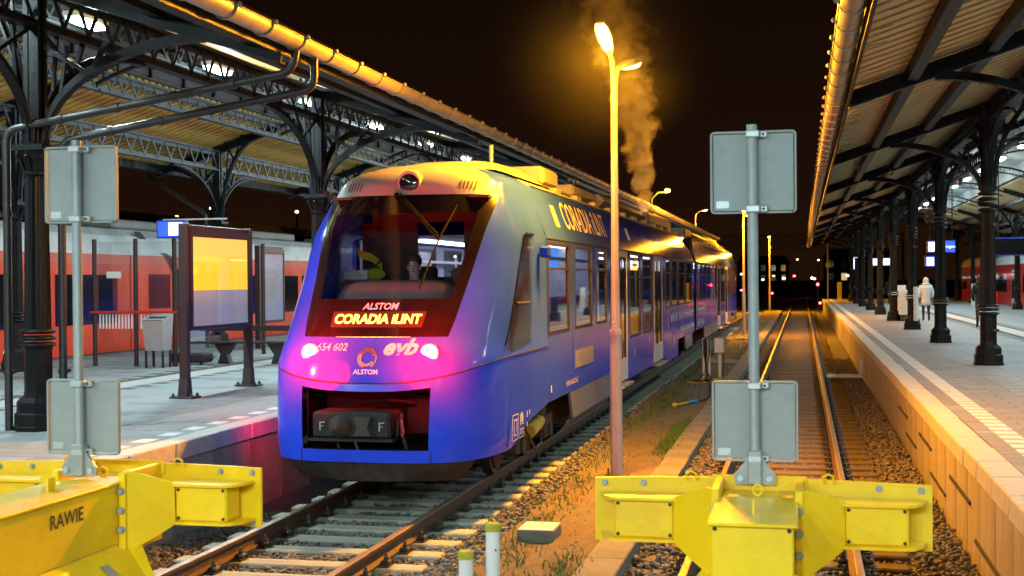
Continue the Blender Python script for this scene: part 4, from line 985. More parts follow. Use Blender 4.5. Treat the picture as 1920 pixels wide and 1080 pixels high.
# saloon doorway window seen through the cab is the open part of the rear wall
# --- car sides with real window openings
ZB, ZT = .88, 3.15
def car(y0, y1, openings, body_mat, upper_mat, split, name):
    co = None
    for s in (1, -1):
        ys = sorted({y0, y1, *[o[0] for o in openings], *[o[1] for o in openings]}); zs = sorted({ZB, 1.72, ZT, *[o[2] for o in openings if o[2] > ZB], *[o[3] for o in openings]})
        x = T1+s*HW; q = {}
        for a, b in zip(ys, ys[1:]):
            for c, d in zip(zs, zs[1:]):
                ym, zm = (a+b)/2, (c+d)/2
                if any(o[0] < ym < o[1] and o[2] < zm < o[3] for o in openings): continue
                mt = body_mat if (zm < 1.72 or split is None) else upper_mat
                q.setdefault(mt, MB()).add([(x,a,c),(x,b,c),(x,b,d),(x,a,d)], [(0,1,2,3) if s > 0 else (3,2,1,0)])
                q.setdefault('interior_grey', MB()).add([(x-s*.06,a,c),(x-s*.06,b,c),(x-s*.06,b,d),(x-s*.06,a,d)], [(3,2,1,0) if s > 0 else (0,1,2,3)])
        for mt, mb in q.items(): mb.build('inner_wall' if mt == 'interior_grey' else 'side_wall', mt, TR, fix=False)
        # slanted band above the windows
        m = MB(); pr = [(HW, ZT), (1.26, 3.5), (1.12, 3.87)]
        for (xa, za), (xb, zb_) in zip(pr, pr[1:]): m.add([(T1+s*xa,y0,za),(T1+s*xa,y1,za),(T1+s*xb,y1,zb_),(T1+s*xb,y0,zb_)], [(0,1,2,3) if s > 0 else (3,2,1,0)])
        m.build('roof_band', upper_mat if s > 0 else body_mat, TR, fix=False)
        m = MB(); m.tube([(T1+s*1.12, y0+.1, 3.88), (T1+s*1.12, y1-.1, 3.88)], .022, 6); m.build('roof_rail', 'roof_grey', TR)
    m = MB(); pr = [(-1.12,3.87),(-.95,3.97),(-.5,4.04),(0,4.06),(.5,4.04),(.95,3.97),(1.12,3.87)]
    for (xa, za), (xb, zb_) in zip(pr, pr[1:]): m.add([(T1+xa,y0,za),(T1+xa,y1,za),(T1+xb,y1,zb_),(T1+xb,y0,zb_)], [(0,1,2,3)])
    m.build('roof', 'roof_grey', TR, smooth=50)
    m = MB(); m.box(T1-1.3, T1+1.3, y0, y1, .84, .90); m.build('floor', 'interior_grey', TR)
    m = MB(); m.box(T1-1.28, T1+1.28, y0, y1, 3.17, 3.20); m.build('ceiling', 'interior_light', TR)
    for xs in (-.62, .62):
        m = MB(); m.box(T1+xs-.09, T1+xs+.09, y0+.6, y1-.4, 3.135, 3.168); m.build('ceiling_light', 'ceiling_strip', TR)
    m = MB()
    for s in (-1, 1): m.box(T1+s*1.22-.12, T1+s*1.22+.06, y0+.5, y1-.5, 2.86, 2.90)
    m.build('luggage_rack', 'interior_light', TR)
def window(y0, y1, z0, z1, s=1, opener=True):
    x = T1+s*HW; f = .05; m = MB()
    m.box(x-.05*s, x+.006*s, y0, y0+f, z0, z1); m.box(x-.05*s, x+.006*s, y1-f, y1, z0, z1); m.box(x-.05*s, x+.006*s, y0+f, y1-f, z0, z0+f); m.box(x-.05*s, x+.006*s, y0+f, y1-f, z1-f, z1)
    if opener: m.box(x-.04*s, x+.004*s, y0+f, y1-f, z0+(z1-z0)*.70, z0+(z1-z0)*.70+.03)
    w = m.build('window', 'brown_frame', TR)
    p = MB(); p.add([(x-.012*s,y0+f,z0+f),(x-.012*s,y1-f,z0+f),(x-.012*s,y1-f,z1-f),(x-.012*s,y0+f,z1-f)], [(0,1,2,3)]); p.build('pane', 'pane_train', w)
def door(y0, y1, s=1, z0=.60, z1=3.12):
    x = T1+s*HW; m = MB(); ym = (y0+y1)/2
    d = None
    m.box(x-.06*s, x+.012*s, y0, y0+.09, z0, z1); m.box(x-.06*s, x+.012*s, y1-.09, y1, z0, z1); m.box(x-.06*s, x+.012*s, y0+.09, y1-.09, z1-.12, z1)
    m.box(x-.06*s, x+.010*s, y0+.09, y1-.09, z0, z0+.42); d = m.build('door', 'white_paint', TR)
    for a, b in ((y0+.09, ym-.03), (ym+.03, y1-.09)):
        l = MB(); l.box(x-.05*s, x+.004*s, a, a+.12, z0+.42, z1-.12); l.box(x-.05*s, x+.004*s, b-.12, b, z0+.42, z1-.12); l.build('door_leaf', 'black_gloss', d)
        p = MB(); p.add([(x-.014*s,a+.12,z0+.42),(x-.014*s,b-.12,z0+.42),(x-.014*s,b-.12,z1-.12),(x-.014*s,a+.12,z1-.12)], [(0,1,2,3)]); p.build('door_pane', 'pane_train', d)
    st = MB(); st.box(x-.1*s, x+.14*s, y0+.05, y1-.05, z0-.09, z0-.05); st.build('step', 'fairing_grey', d)
W1 = [(17.47,19.15,1.80,3.10),(19.62,21.27,1.80,3.10),(21.73,22.95,1.80,3.10)]
W1b = [(26.10,27.85,1.37,3.12),(28.25,30.10,1.37,3.12)]
W1c = [(33.10,34.45,1.82,3.10),(34.65,36.35,1.82,3.10),(36.75,38.70,1.82,3.10),(39.0,41.1,1.82,3.10)]
D1 = [(24.05,25.65),(30.42,32.25)]
D2 = [(53.55,55.5),(59.0,60.7)]
W2 = [(43.5+1.98*k, 43.5+1.98*k+1.70, 1.82, 3.10) for k in range(5)]+[(56.0,57.4,1.5,3.10),(57.6,58.8,1.5,3.10)]+[(61.2+1.75*k, 61.2+1.75*k+1.5, 1.82, 3.10) for k in range(4)]
car(17.36, 41.75, W1+W1b+W1c+[(a, b, ZB-.1, 3.12) for a, b in D1], 'train_blue', 'train_blue', None, 'a')
car(42.75, 69.2, W2+[(a, b, ZB-.1, 3.12) for a, b in D2], 'train_blue', 'train_blue', None, 'b')
for w in W1+W1b+W1c+W2:
    window(*w, 1); window(*w, -1)
for a, b in D1+D2: door(a, b, 1); door(a, b, -1)
# skirt panels below the floor line
def skirt(y0, y1, z0, mat, slant=0.0, s=1):
    m = MB(); x = T1+s*(HW-.004); m.prism([(y0+slant, z0), (y1, z0), (y1, ZB-.006), (y0, ZB-.006)], 0, x-.04*s, x); return m.build('skirt_panel', mat, TR)
for s in (1, -1):
    skirt(19.15, 23.9, .46, 'train_slate', .25, s); skirt(25.70, 30.38, .56, 'train_blue', 0, s); skirt(32.3, 33.0, .56, 'train_blue', 0, s); skirt(33.05, 36.4, .42, 'train_blue', 0, s); skirt(38.6, 41.2, .46, 'train_slate', .3, s)
    skirt(46.2, 53.4, .46, 'train_slate', .3, s); skirt(55.6, 58.9, .5, 'train_blue', 0, s); skirt(60.8, 64.0, .46, 'train_slate', 0, s); skirt(66.8, 69.2, .5, 'train_slate', 0, s)
# gangway
m = MB()
for k in range(5): m.box(T1-1.28+.03*(k%2), T1+1.28-.03*(k%2), 41.78+.19*k, 41.78+.19*k+.15, .62, 3.92-.03*(k%2))
m.build('gangway', 'rubber', TR)
m = MB(); m.box(T1-HW, T1+HW, 69.2, 69.25, .6, 3.15); m.add([(T1-HW,69.25,3.15),(T1+HW,69.25,3.15),(T1+.9,70.0,1.2),(T1-.9,70.0,1.2)], [(0,1,2,3)]); m.build('rear_cab_end', 'train_blue', TR)
# nose corner fill: cab side windows, mirror camera, seam, lower service panel
for s in (1, -1):
    def sp(y, z, off=.006): return (T1+s*(side_x(y, z)+off), y-.002, z)
    m = MB(); n = 14; vs = []
    for i in range(n+1):                                   # tall black cab window, raked front edge
        z = 1.78+(3.13-1.78)*i/n; y0 = 14.88+1.09*((z-1.78)/1.35)**.85; y1 = 16.22
        for k in range(9): y = y0+(y1-y0)*k/8; vs.append(sp(y, z-.10*(1-(y-15.0)/1.2)*(1-i/n)))
    m.add(vs, [(i*9+k, i*9+k+1, (i+1)*9+k+1, (i+1)*9+k) for i in range(n) for k in range(8)]); cw = m.build('cab_side_window', 'cab_glass', TR, smooth=60, fix=False)
    m = MB(); m.tube([sp(14.88+1.09*((z-1.78)/1.35)**.85-.02, z, .010) for z in np.linspace(1.80, 3.13, 9)]+[sp(y, 3.16, .012) for y in (16.08, 16.3, 16.5)], .012, 6); m.build('window_trim', 'black_gloss', cw)
    m = MB(); m.tube([sp(y, 2.28, .010) for y in np.linspace(15.45, 16.2, 5)], .018, 6); m.build('window_bar', 'brown_frame', cw)
    m = MB(); m.box(*sorted((T1+s*(HW+.002), T1+s*(HW+.006))), 16.30, 16.316, .72, 3.14); m.build('door_seam', 'black_matt', TR)
    m = MB(); m.bbox(*sorted((T1+s*(HW+.02), T1+s*(HW+.16))), 16.75, 16.95, 2.86, 3.02, .03); m.build('rear_view_camera', 'train_blue', TR)
    m = MB(); vs = []
    for z in np.linspace(.58, .88, 5):
        for y in np.linspace(14.95, 16.25, 8): vs.append(sp(y, rise(y, z)+.002, .007))
    m.add(vs, [(j*8+i, j*8+i+1, (j+1)*8+i+1, (j+1)*8+i) for j in range(4) for i in range(7)]); sv = m.build('service_panel', 'train_blue', TR, smooth=60, fix=False)
    if s > 0:
        fl = lambda y0, z0: (lambda u, v: sp(y0+u, z0+v, .012))
        m = MB()
        for (a, b, c, d) in ((15.10,15.42,.50,.51),(15.10,15.42,.81,.82),(15.10,15.12,.51,.81),(15.40,15.42,.51,.81),(15.17,15.33,.56,.575),(15.17,15.19,.575,.76),(15.17,15.36,.745,.76),(15.31,15.33,.60,.745),(15.52,15.56,.66,.80),(15.58,15.62,.70,.82),(15.64,15.68,.66,.80),(15.50,15.76,.50,.51),(15.50,15.76,.60,.61),(15.50,15.51,.51,.60),(15.75,15.76,.51,.60),(15.90,15.94,.72,.80),(15.9,15.94,.60,.66),(16.05,16.09,.74,.80)):
            m.add([sp(a,c+.12,.012), sp(b,c+.12,.012), sp(b,d+.12,.012), sp(a,d+.12,.012)], [(0,1,2,3)])
        m.build('service_marks', 'marking_white', sv, fix=False)
        text_on('8 100 kg', .07, fl(15.63, .675), 'service_text', 'marking_white', sv)
S = T1+HW
sd = lambda y0, z0, off=.006: (lambda u, v: (S+off, y0+u, z0+v))
def bandf(y0, z0, off=.008):
    def f(u, v):
        z = z0+v; x = 1.375+(1.26-1.375)*(z-3.15)/.35 if z < 3.5 else 1.26+(1.12-1.26)*(z-3.5)/.37
        return (T1+x+off, y0+u, z)
    return f
text_on('CORADIA iLINT', .60, bandf(21.4, 3.52), 'train_name', 'marking_cream', TR, sx=1.02)
text_on('95 80 0 654 602-2 D-ALS', .11, sd(19.3, 1.02), 'wagon_number', 'marking_cream', TR, bold=.001, sx=.9)
m = MB(); m.add([bandf(18.6, 3.5, .006)(u, v) for u, v in ((-.16,-.16),(.16,-.16),(.16,.16),(-.16,.16))], [(0,1,2,3)]); m.build('roof_band_plate', 'fairing_grey', TR, fix=False)
m = MB(); m.add([bandf(26.6, 3.5, .006)(u, v) for u, v in ((-.2,-.12),(.2,-.12),(.2,.12),(-.2,.12))], [(0,1,2,3)]); m.build('roof_band_plate', 'interior_light', TR, fix=False)
m = MB(); m.box(S, S+.008, 19.62, 21.34, 1.19, 1.48); v0 = m.build('air_inlet', 'train_slate', TR)
m = MB()
for k in range(7): m.box(S+.008, S+.016, 19.68, 21.28, 1.215+.036*k, 1.232+.036*k)
m.build('inlet_slats', 'fairing_grey', v0)
m = MB()
for (y, z, w, h) in ((16.75,.99,.07,.10),(16.95,.98,.05,.10),(17.6,1.0,.06,.10),(26.7,.98,.09,.14),(29.3,1.12,.08,.14),(33.6,1.3,.1,.25)): m.add([sd(y,z)(0,0), sd(y,z)(w,0), sd(y,z)(w,h), sd(y,z)(0,h)], [(0,1,2,3)])
m.build('small_marks', 'marking_white', TR, fix=False)
m = MB()                                                   # blurred slogan in white strokes on the second half
r = random.Random(4)
for zrow, y0, y1 in ((1.42, 34.4, 46.6), (.98, 36.4, 46.0)):
    y = y0
    while y < y1:
        if not (41.7 < y < 42.8):
            h = r.uniform(.20, .27)
            m.add([sd(y, zrow)(0,0), sd(y, zrow)(.13,0), sd(y, zrow)(.13,h), sd(y, zrow)(0,h)], [(0,1,2,3)])
            if r.random() < .6: m.add([sd(y, zrow)(.13,.09), sd(y, zrow)(.26,.09), sd(y, zrow)(.26,.15), sd(y, zrow)(.13,.15)], [(0,1,2,3)])
        y += r.choice((.34, .36, .62)) if y < 36.5 else r.choice((.30, .34))
for z0_, z1_ in ((.75, 1.55),): m.add([sd(34.9, z0_)(0,0), sd(34.9, z0_)(.10,0), sd(34.9, z0_)(.16,.5), sd(34.9, z0_)(.06,.5)], [(0,1,2,3)])
m.build('slogan_lettering', 'marking_white', TR, fix=False)
# roof equipment
def roof_box(name, x0, x1, y0, y1, h, mat='roof_grey', b=.06): 
    m = MB(); m.bbox(T1+x0, T1+x1, y0, y1, 4.0, 4.0+h, b); return m.build(name, mat, TR)
m = MB(); vs = []; prof = [(16.5,4.06),(17.0,4.16),(17.6,4.25),(18.8,4.29),(20.6,4.29),(21.2,4.22),(21.6,4.06)]
for x in np.linspace(-1, 1, 13): vs += [(T1+.95*x, y, 4.0+(z-4.0)*(1-abs(x)**4)) for y, z in prof]
n = len(prof); m.add(vs, [(i*n+j, i*n+j+1, (i+1)*n+j+1, (i+1)*n+j) for i in range(12) for j in range(n-1)]); m.build('air_unit_dome', 'fairing_grey', TR, smooth=50, fix=False)
roof_box('roof_unit', .20, .98, 19.2, 20.4, .30); roof_box('roof_unit', -.9, .95, 22.0, 24.6, .22); roof_box('tank_cover', -.98, .98, 25.2, 32.5, .26, 'roof_grey', .12); roof_box('fuel_cell_unit', -.95, .95, 33.2, 38.9, .30); roof_box('exhaust_box', -.35, .35, 39.6, 40.5, .62, 'steel_dark')
roof_box('roof_unit', -.9, .95, 43.6, 46.0, .30); roof_box('tank_cover', -.98, .98, 46.6, 54.0, .26, 'roof_grey', .12); roof_box('fuel_cell_unit', -.95, .95, 54.8, 60.0, .30); roof_box('roof_unit', -.8, .8, 61.0, 64.5, .28); roof_box('air_unit', -.85, .85, 65.2, 67.8, .22)
m = MB()
for k in range(26): m.bbox(T1+.98, T1+1.10, 19.6+1.9*k, 20.0+1.9*k, 3.90, 3.99, .01)
m.build('roof_clips', 'gutter_zinc', TR, stuff=True)
# seats and handrails
for k, (y, f) in enumerate([(18.0,-1),(19.0,1),(20.6,-1),(21.6,1),(22.6,-1),(26.8,-1),(28.8,1),(33.8,-1),(34.8,1),(36.8,-1),(37.8,1),(39.8,-1),(44.5,-1),(46.0,1),(48.2,-1),(50.0,1)]):
    for x in (.85, -.85): seat(T1+x, y, .95, 'seat_fabric', 'seat', f)
for y in (24.0, 25.8, 30.3, 32.4): 
    m = MB(); m.tube([(T1+.7, y, .9), (T1+.7, y, 3.17)], .02, 8); m.build('handrail', 'cable_yellow', TR)
m = MB(); m.box(T1-1.2, T1+1.2, 23.1, 23.16, .9, 3.17); m.build('partition', 'interior_light', TR)
m = MB(); m.bbox(T1+.95, T1+1.25, 28.85, 29.35, 2.78, 2.98, .01); m.build('info_screen', 'led_amber', TR)
m = MB(); m.box(T1+.4, T1+1.2, 19.15, 19.2, 2.75, 3.05); m.build('info_screen', 'screen_blue', TR)
# bogies
def bogie(yc):
    b = None
    m = MB()
    for s in (-1, 1):
        m.bar((T1+s*1.05, yc-1.45, .50), (T1+s*1.05, yc+1.45, .50), .14, .16); m.bbox(T1+s*1.05-.1, T1+s*1.05+.1, yc-.5, yc+.5, .42, .68, .03)
    m.box(T1-1.0, T1+1.0, yc-.25, yc+.25, .42, .62); b = m.build('bogie', 'underframe', TR)
    for dy in (-.95, .95):
        for s in (-1, 1):
            w = MB(); w.disc((T1+s*.76, yc+dy, .39), .385, 0, .13, 28); wo_ = w.build('wheel', 'steel_dark', b, smooth=30)
            w = MB(); w.disc((T1+s*.84, yc+dy, .39), .30, 0, .03, 24); w.build('wheel_disc', 'rust', b)
            w = MB(); w.bbox(T1+s*1.05-.12, T1+s*1.05+.12, yc+dy-.17, yc+dy+.17, .27, .52, .04); w.disc((T1+s*1.18, yc+dy, .39), .10, 0, .06, 14); w.build('axle_box', 'underframe', b)
            w = MB(); w.lathe([(.09,.56),(.11,.60),(.11,.80),(.09,.84)], (T1+s*1.08, yc+dy*.62, 0), 12); w.build('spring', 'steel_dark', b)
    for s in (-1, 1):
        w = MB(); w.tube([(T1+s*1.2, yc-.55, .52), (T1+s*1.2, yc+.1, .60)], .085, 12); w.build('brake_cylinder', 'cable_yellow' if s > 0 else 'underframe', b, smooth=40)
        w = MB(); w.tube([(T1+s*1.14, yc-.05, .45), (T1+s*1.14, yc-.05, .86)], .06, 10); w.sphere((T1+s*1.12, yc+.3, .78), .14, 10, 7); w.build('damper', 'underframe', b, smooth=40)
        w = MB(); w.tube([(T1+s*1.22, yc-1.30, .80), (T1+s*1.22, yc-.30, .26)], .02, 6); w.tube([(T1+s*1.22, yc-.3, .26), (T1+s*1.22, yc+.1, .30), (T1+s*1.22, yc+.12, .5)], .02, 6); w.build('brake_rod', 'steel_dark', b)
for yc in (17.55, 42.25, 65.4): bogie(yc)
m = MB(); m.box(T1-.95, T1+.95, 19.2, 41.0, .30, .84); m.box(T1-.95, T1+.95, 43.6, 64.0, .30, .84); m.build('underfloor_equipment', 'underframe', TR)
m = MB()
for k in range(8): m.bar((T1+1.33-.03*k, 19.25+.02*k, .44-.03*k), (T1+1.33-.03*k, 24.0, .44-.03*k), .02, .012)
m.build('side_deflector', 'underframe', TR)

for s in (1, -1):
    for y in (17.40, 19.40, 23.40, 25.90, 30.26, 32.62, 36.55, 38.85, 43.2, 48.4, 53.4, 55.75, 60.95, 64.3):
        m = MB(); x = T1+s*(HW+.001); m.box(*sorted((x, x+s*.004)), y-.006, y+.006, ZB, ZT); m.build('panel_seam', 'black_matt', TR)
    m = MB(); x = T1+s*(HW+.001); m.box(*sorted((x, x+s*.005)), 17.40, 41.7, 3.135, 3.15); m.box(*sorted((x, x+s*.005)), 42.8, 69.1, 3.135, 3.15); m.build('rain_strip', 'black_matt', TR)
    for k in range(9):
        m = MB(); y = 19.5+.55*k; m.disc((T1+s*(HW+.0), y, .80), .012, 0, .012, 8); m.build('fastener', 'steel_dark', TR)

# ================================================================== BUFFER STOPS AND SIGNS
def buffer_stop(cx, ynear, label, letters):
    t = thing('buffer_stop', label, 'buffer stop', (cx, 8.4, 0), 'yellow buffer stops')
    Y = 'yellow_paint'
    m = MB(); n = 16; vs = []
    for i in range(n+1):
        x = -1.055+2.11*i/n; y = 8.43-.07*(abs(x)/1.055)**2; zt = 1.28-.012*(abs(x)/1.055)**2
        vs += [(cx+x, y, .86), (cx+x, y, zt), (cx+x, y+.03, zt), (cx+x, y+.03, .86)]
    fs = [(0,1,2,3), tuple(4*n+k for k in (3,2,1,0))]
    for i in range(n):
        for k in range(4): fs.append((4*i+k, 4*i+4+k, 4*i+4+(k+1)%4, 4*i+(k+1)%4))
    m.add(vs, fs); m.build('beam_plate', Y, t, smooth=30)
    m = MB(); m.bbox(cx-.30, cx+.30, 8.405, 8.425, 1.20, 1.30, .005); m.build('top_plate', Y, t)
    for s in (-1, 1):
        X = lambda a: cx+s*a
        m = MB(); a, b = sorted((X(.52), X(.90))); m.bbox(a, b, 8.14, 8.36, .925, 1.165, .012); pad = m.build('buffer_pad', Y, t)
        for (z0, z1) in ((1.165, 1.185), (.905, .925)):
            poly = [(X(.44), 8.37), (X(.47), 8.15), (X(.52), 8.11), (X(.88), 8.11), (X(.94), 8.14), (X(.99), 8.22), (X(1.015), 8.34)]
            m = MB(); m.prism(poly, 2, z0, z1); m.build('flange', Y, t)
        m = MB()
        for (x, z) in ((.545, .948), (.875, .948), (.545, 1.142), (.875, 1.142)): m.disc((X(x), 8.138, z), .011, 1, .006, 10)
        m.build('drain_hole', 'black_matt', pad)
        for (x, z) in ((.74, 1.235), (.99, 1.235), (.99, .885)):
            m = MB(); yy = 8.43-.07*(x/1.055)**2; m.disc((X(x), yy-.012, z), .016, 1, .02, 6); m.disc((X(x), yy-.002, z), .022, 1, .006, 12); m.build('bolt', 'galv', t)
        yy = lambda x: 7.93+(x-.27)/.25*.20                 # diagonal wing plate
        w = [(.27, 1.285), (.31, 1.285), (.52, 1.19), (.525, .905), (.42, .83), (.27, .74)]
        m = MB(); n = len(w); vs = [(X(x), yy(x), z) for x, z in w]+[(X(x)-s*.012, yy(x)+.016, z) for x, z in w]
        m.add(vs, [tuple(range(n)), tuple(range(2*n-1, n-1, -1))]+[(i, i+n, (i+1)%n+n, (i+1)%n) for i in range(n)]); m.build('wing_plate', Y, t)
        a, b = sorted((X(.225), X(.275))); m = MB(); m.bbox(a, b, 7.90, 8.42, .74, 1.285, .006); m.build('side_cheek', Y, t)
        for z in (1.16, 1.03, .90):
            m = MB(); m.disc((X(.25), 7.885, z), .021, 1, .024, 6); m.disc((X(.25), 7.898, z), .026, 1, .008, 12); m.build('bolt', 'galv', t)
        m = MB(); m.tube([(X(.40), 8.37, 1.27), (X(.40), 8.36, 1.31), (X(.43), 8.36, 1.325), (X(.46), 8.36, 1.31), (X(.46), 8.37, 1.27)], .008, 6); m.build('lifting_eye', Y, t)
    # box beam towards the camera, with lid and sloping web plates
    m = MB(); m.bbox(cx-.222, cx+.222, ynear, 8.40, .80, 1.205, .008); bx = m.build('box_beam', Y, t)
    m = MB(); m.bbox(cx-.245, cx+.245, ynear-.025, 8.02, 1.206, 1.226, .006); m.build('box_lid', Y, bx)
    m = MB()
    for (x, z) in ((-.20, 1.19), (.20, 1.19)): m.disc((cx+x, ynear-.002, z), .012, 1, .006, 10)
    m.build('drain_hole', 'black_matt', bx)
    m = MB(); m.tube([(cx+.028*math.sin(R(a)), 8.10, 1.255-.033*math.cos(R(a))) for a in range(0, 361, 30)], .009, 8); m.build('lifting_eye', Y, t)
    m = MB(); m.box(cx-.006, cx+.006, 7.42, 7.50, 1.226, 1.31); m.build('lid_fin', Y, bx)
    for s in (-1, 1):
        m = MB(); P_ = [(cx+s*.223, 7.86, .80), (cx+s*.223, ynear-.4, .80), (cx+s*.95, ynear-.4, .20), (cx+s*.80, 7.80, .20), (cx+s*.30, 7.90, .76)]
        m.add(P_+[(p[0], p[1], p[2]-.02) for p in P_], [(0,1,2,3,4), (9,8,7,6,5)]+[(i, i+5, (i+1)%5+5, (i+1)%5) for i in range(5)]); m.build('web_plate', Y, t)
        m = MB(); m.bbox(cx+s*.7535-.11, cx+s*.7535+.11, ynear-.4, 8.2, .008, .24, .01); m.build('rail_shoe', Y, t)
        m = MB(); m.bar((cx+s*.27, 8.0, .78), (cx+s*.72, 7.7, .20), .10, .06); m.build('strut', Y, t)
    if letters:
        text_on(letters, .125, lambda u, v: (cx+.2225+.003, 7.28+u, 1.085+v), 'maker_lettering', 'steel_dark', bx, bold=.002)
    m = MB(); nn = Vector((-.60, 0, -.73)).normalized()
    c = Vector((cx+.36, 7.55, .688+.016)); e1 = Vector((.77, 0, -.635)).normalized()*.055; e2 = Vector((0, .05, 0))
    m.add([c-e1-e2, c+e1-e2*.6, c+e1+e2, c-e1*.9+e2], [(0,1,2,3)]); m.build('maker_plate', 'galv', t)
    return t
buffer_stop(T1+.06, 5.6, 'yellow buffer stop at the left, with lettering on its box beam', 'RAWIE')
buffer_stop(T2, 7.15, 'yellow buffer stop in the foreground at the end of the empty track', None)
def sign_post(x, y, label, tilt=0.0):
    t = thing('sign_post', label, 'sign', (x, y, 1.24), 'grey sign posts seen from behind')
    m = MB(); m.tube([(x, y, 1.36), (x-.005+tilt, y, 3.54)], .033, 16); m.build('post', 'galv', t, smooth=40)
    m = MB(); m.prism([(x-.125, 1.25), (x+.125, 1.25), (x+.13, 1.31), (x+.06, 1.40), (x+.035, 1.47), (x-.035, 1.47), (x-.06, 1.40), (x-.13, 1.31)], 1, y-.012, y+.012); m.bbox(x-.045, x+.045, y-.045, y+.045, 1.25, 1.47, .01)
    fo = m.build('foot_bracket', 'galv', t)
    for s in (-1, 1):
        m = MB(); m.disc((x+s*.09, y-.02, 1.29), .022, 1, .02, 6); m.build('bolt', 'galv_light', fo)
    for (z0, z1) in ((2.985, 3.50), (1.395, 1.90)):
        w = .265; yy = y+.055
        m = MB(); m.box(x-w+.012, x+w-.012, yy, yy+.004, z0+.012, z1-.012); p = m.build('panel', 'sign_grey', t)
        r = .02; ring = []
        for (cx_, cz, a0) in ((x+w-r, z0+r, -90), (x+w-r, z1-r, 0), (x-w+r, z1-r, 90), (x-w+r, z0+r, 180)):
            for k in range(4): a = R(a0+30*k); ring.append((cx_+r*math.cos(a), yy, cz+r*math.sin(a)))
        m = MB(); m.sweep(ring+[ring[0], ring[1]], (0,1,0), .034, .012); m.build('rim', 'sign_grey', p)
        m = MB(); m.box(x-.02, x+.02, yy-.02, yy, z0+.02, z1-.02); m.build('rail', 'galv', p)
        for z in (z0+.02, z1-.02):
            m = MB(); m.bbox(x-.042, x+.042, y-.046, y+.052, z-.022, z+.022, .006); m.bbox(x+.043, x+.09, y+.0, y+.04, z-.02, z+.02, .006); c = m.build('clamp', 'galv_light', p)
            m = MB(); m.disc((x+.065, y-.003, z), .009, 1, .012, 6); m.build('clamp_screw', 'steel_dark', c)
        m = MB(); m.box(x-w+.03, x-w+.11, yy-.003, yy-.001, z0+.03, z0+.075); st = m.build('sticker', 'galv_light', p)
sign_post(-4.83, 7.95, 'two square grey sign backs on a post on the left buffer stop')
sign_post(-0.305, 8.36, 'two square grey sign backs on a post on the right buffer stop')

# ================================================================== LAMP POSTS
def sodium_light(x, y, z, e, parent, r=.12):
    ld = bpy.data.lights.new('sodium_light', 'POINT'); ld.energy = e; ld.color = SODIUM; ld.shadow_soft_size = r
    o = bpy.data.objects.new('sodium_light', ld); COL.objects.link(o); o.parent = parent; f = OFF[parent.name]; o.location = (x-f[0], y-f[1], z-f[2])
def sodium_beam(p, n, e, parent):                           # the lens throws its light forward and down
    ld = bpy.data.lights.new('sodium_beam', 'AREA'); ld.shape = 'DISK'; ld.size = .28; ld.energy = e; ld.color = SODIUM
    o = bpy.data.objects.new('sodium_beam', ld); COL.objects.link(o); o.parent = parent; f = OFF[parent.name]; o.location = (p[0]-f[0], p[1]-f[1], p[2]-f[2])
    o.rotation_euler = (-Vector(n)).to_track_quat('Z', 'Y').to_euler()
def lamp_head(p, d, tilt, t, mat, L=.52):
    # p: neck end, d: horizontal direction of the head
    d = Vector(d).normalized(); sd = Vector((d.y, -d.x, 0)); f = (d*math.cos(tilt)+Vector((0,0,math.sin(tilt)))).normalized(); u = sd.cross(f)
    if u.z < 0: u = -u
    p = Vector(p); M = lambda a, b, c: p+f*a+sd*b+u*c
    hs = MB(); ringn = [(0,.035,.03),(.10,.075,.06),(.25,.10,.085),(L-.08,.095,.075),(L,.06,.05)]; vs = []
    for (a, w, h) in ringn: vs += [M(a,-w,0), M(a,-w*.8,h), M(a,w*.8,h), M(a,w,0)]
    n = len(ringn); fs = [(0,1,2,3), tuple(4*(n-1)+k for k in (3,2,1,0))]
    for i in range(n-1):
        for k in range(4): fs.append((4*i+k, 4*i+4+k, 4*i+4+(k+1)%4, 4*i+(k+1)%4))
    hs.add(vs, fs); h = hs.build('lamp_head', 'lamp_pole', t)
    ls = MB(); vs = []
    for (a, w, dz) in ((.08,.06,-.012),(.25,.088,-.05),(L-.10,.085,-.05),(L-.02,.055,-.012)): vs += [M(a,-w,-.003), M(a,-w*.7,dz), M(a,w*.7,dz), M(a,w,-.003)]
    fs = [(0,1,2,3), (15,14,13,12)]
    for i in range(3):
        for k in range(4): fs.append((4*i+k, 4*i+4+k, 4*i+4+(k+1)%4, 4*i+(k+1)%4))
    ls.add(vs, fs); ls.build('lens', mat, h)
    return M(L*.5, 0, -.12), -u
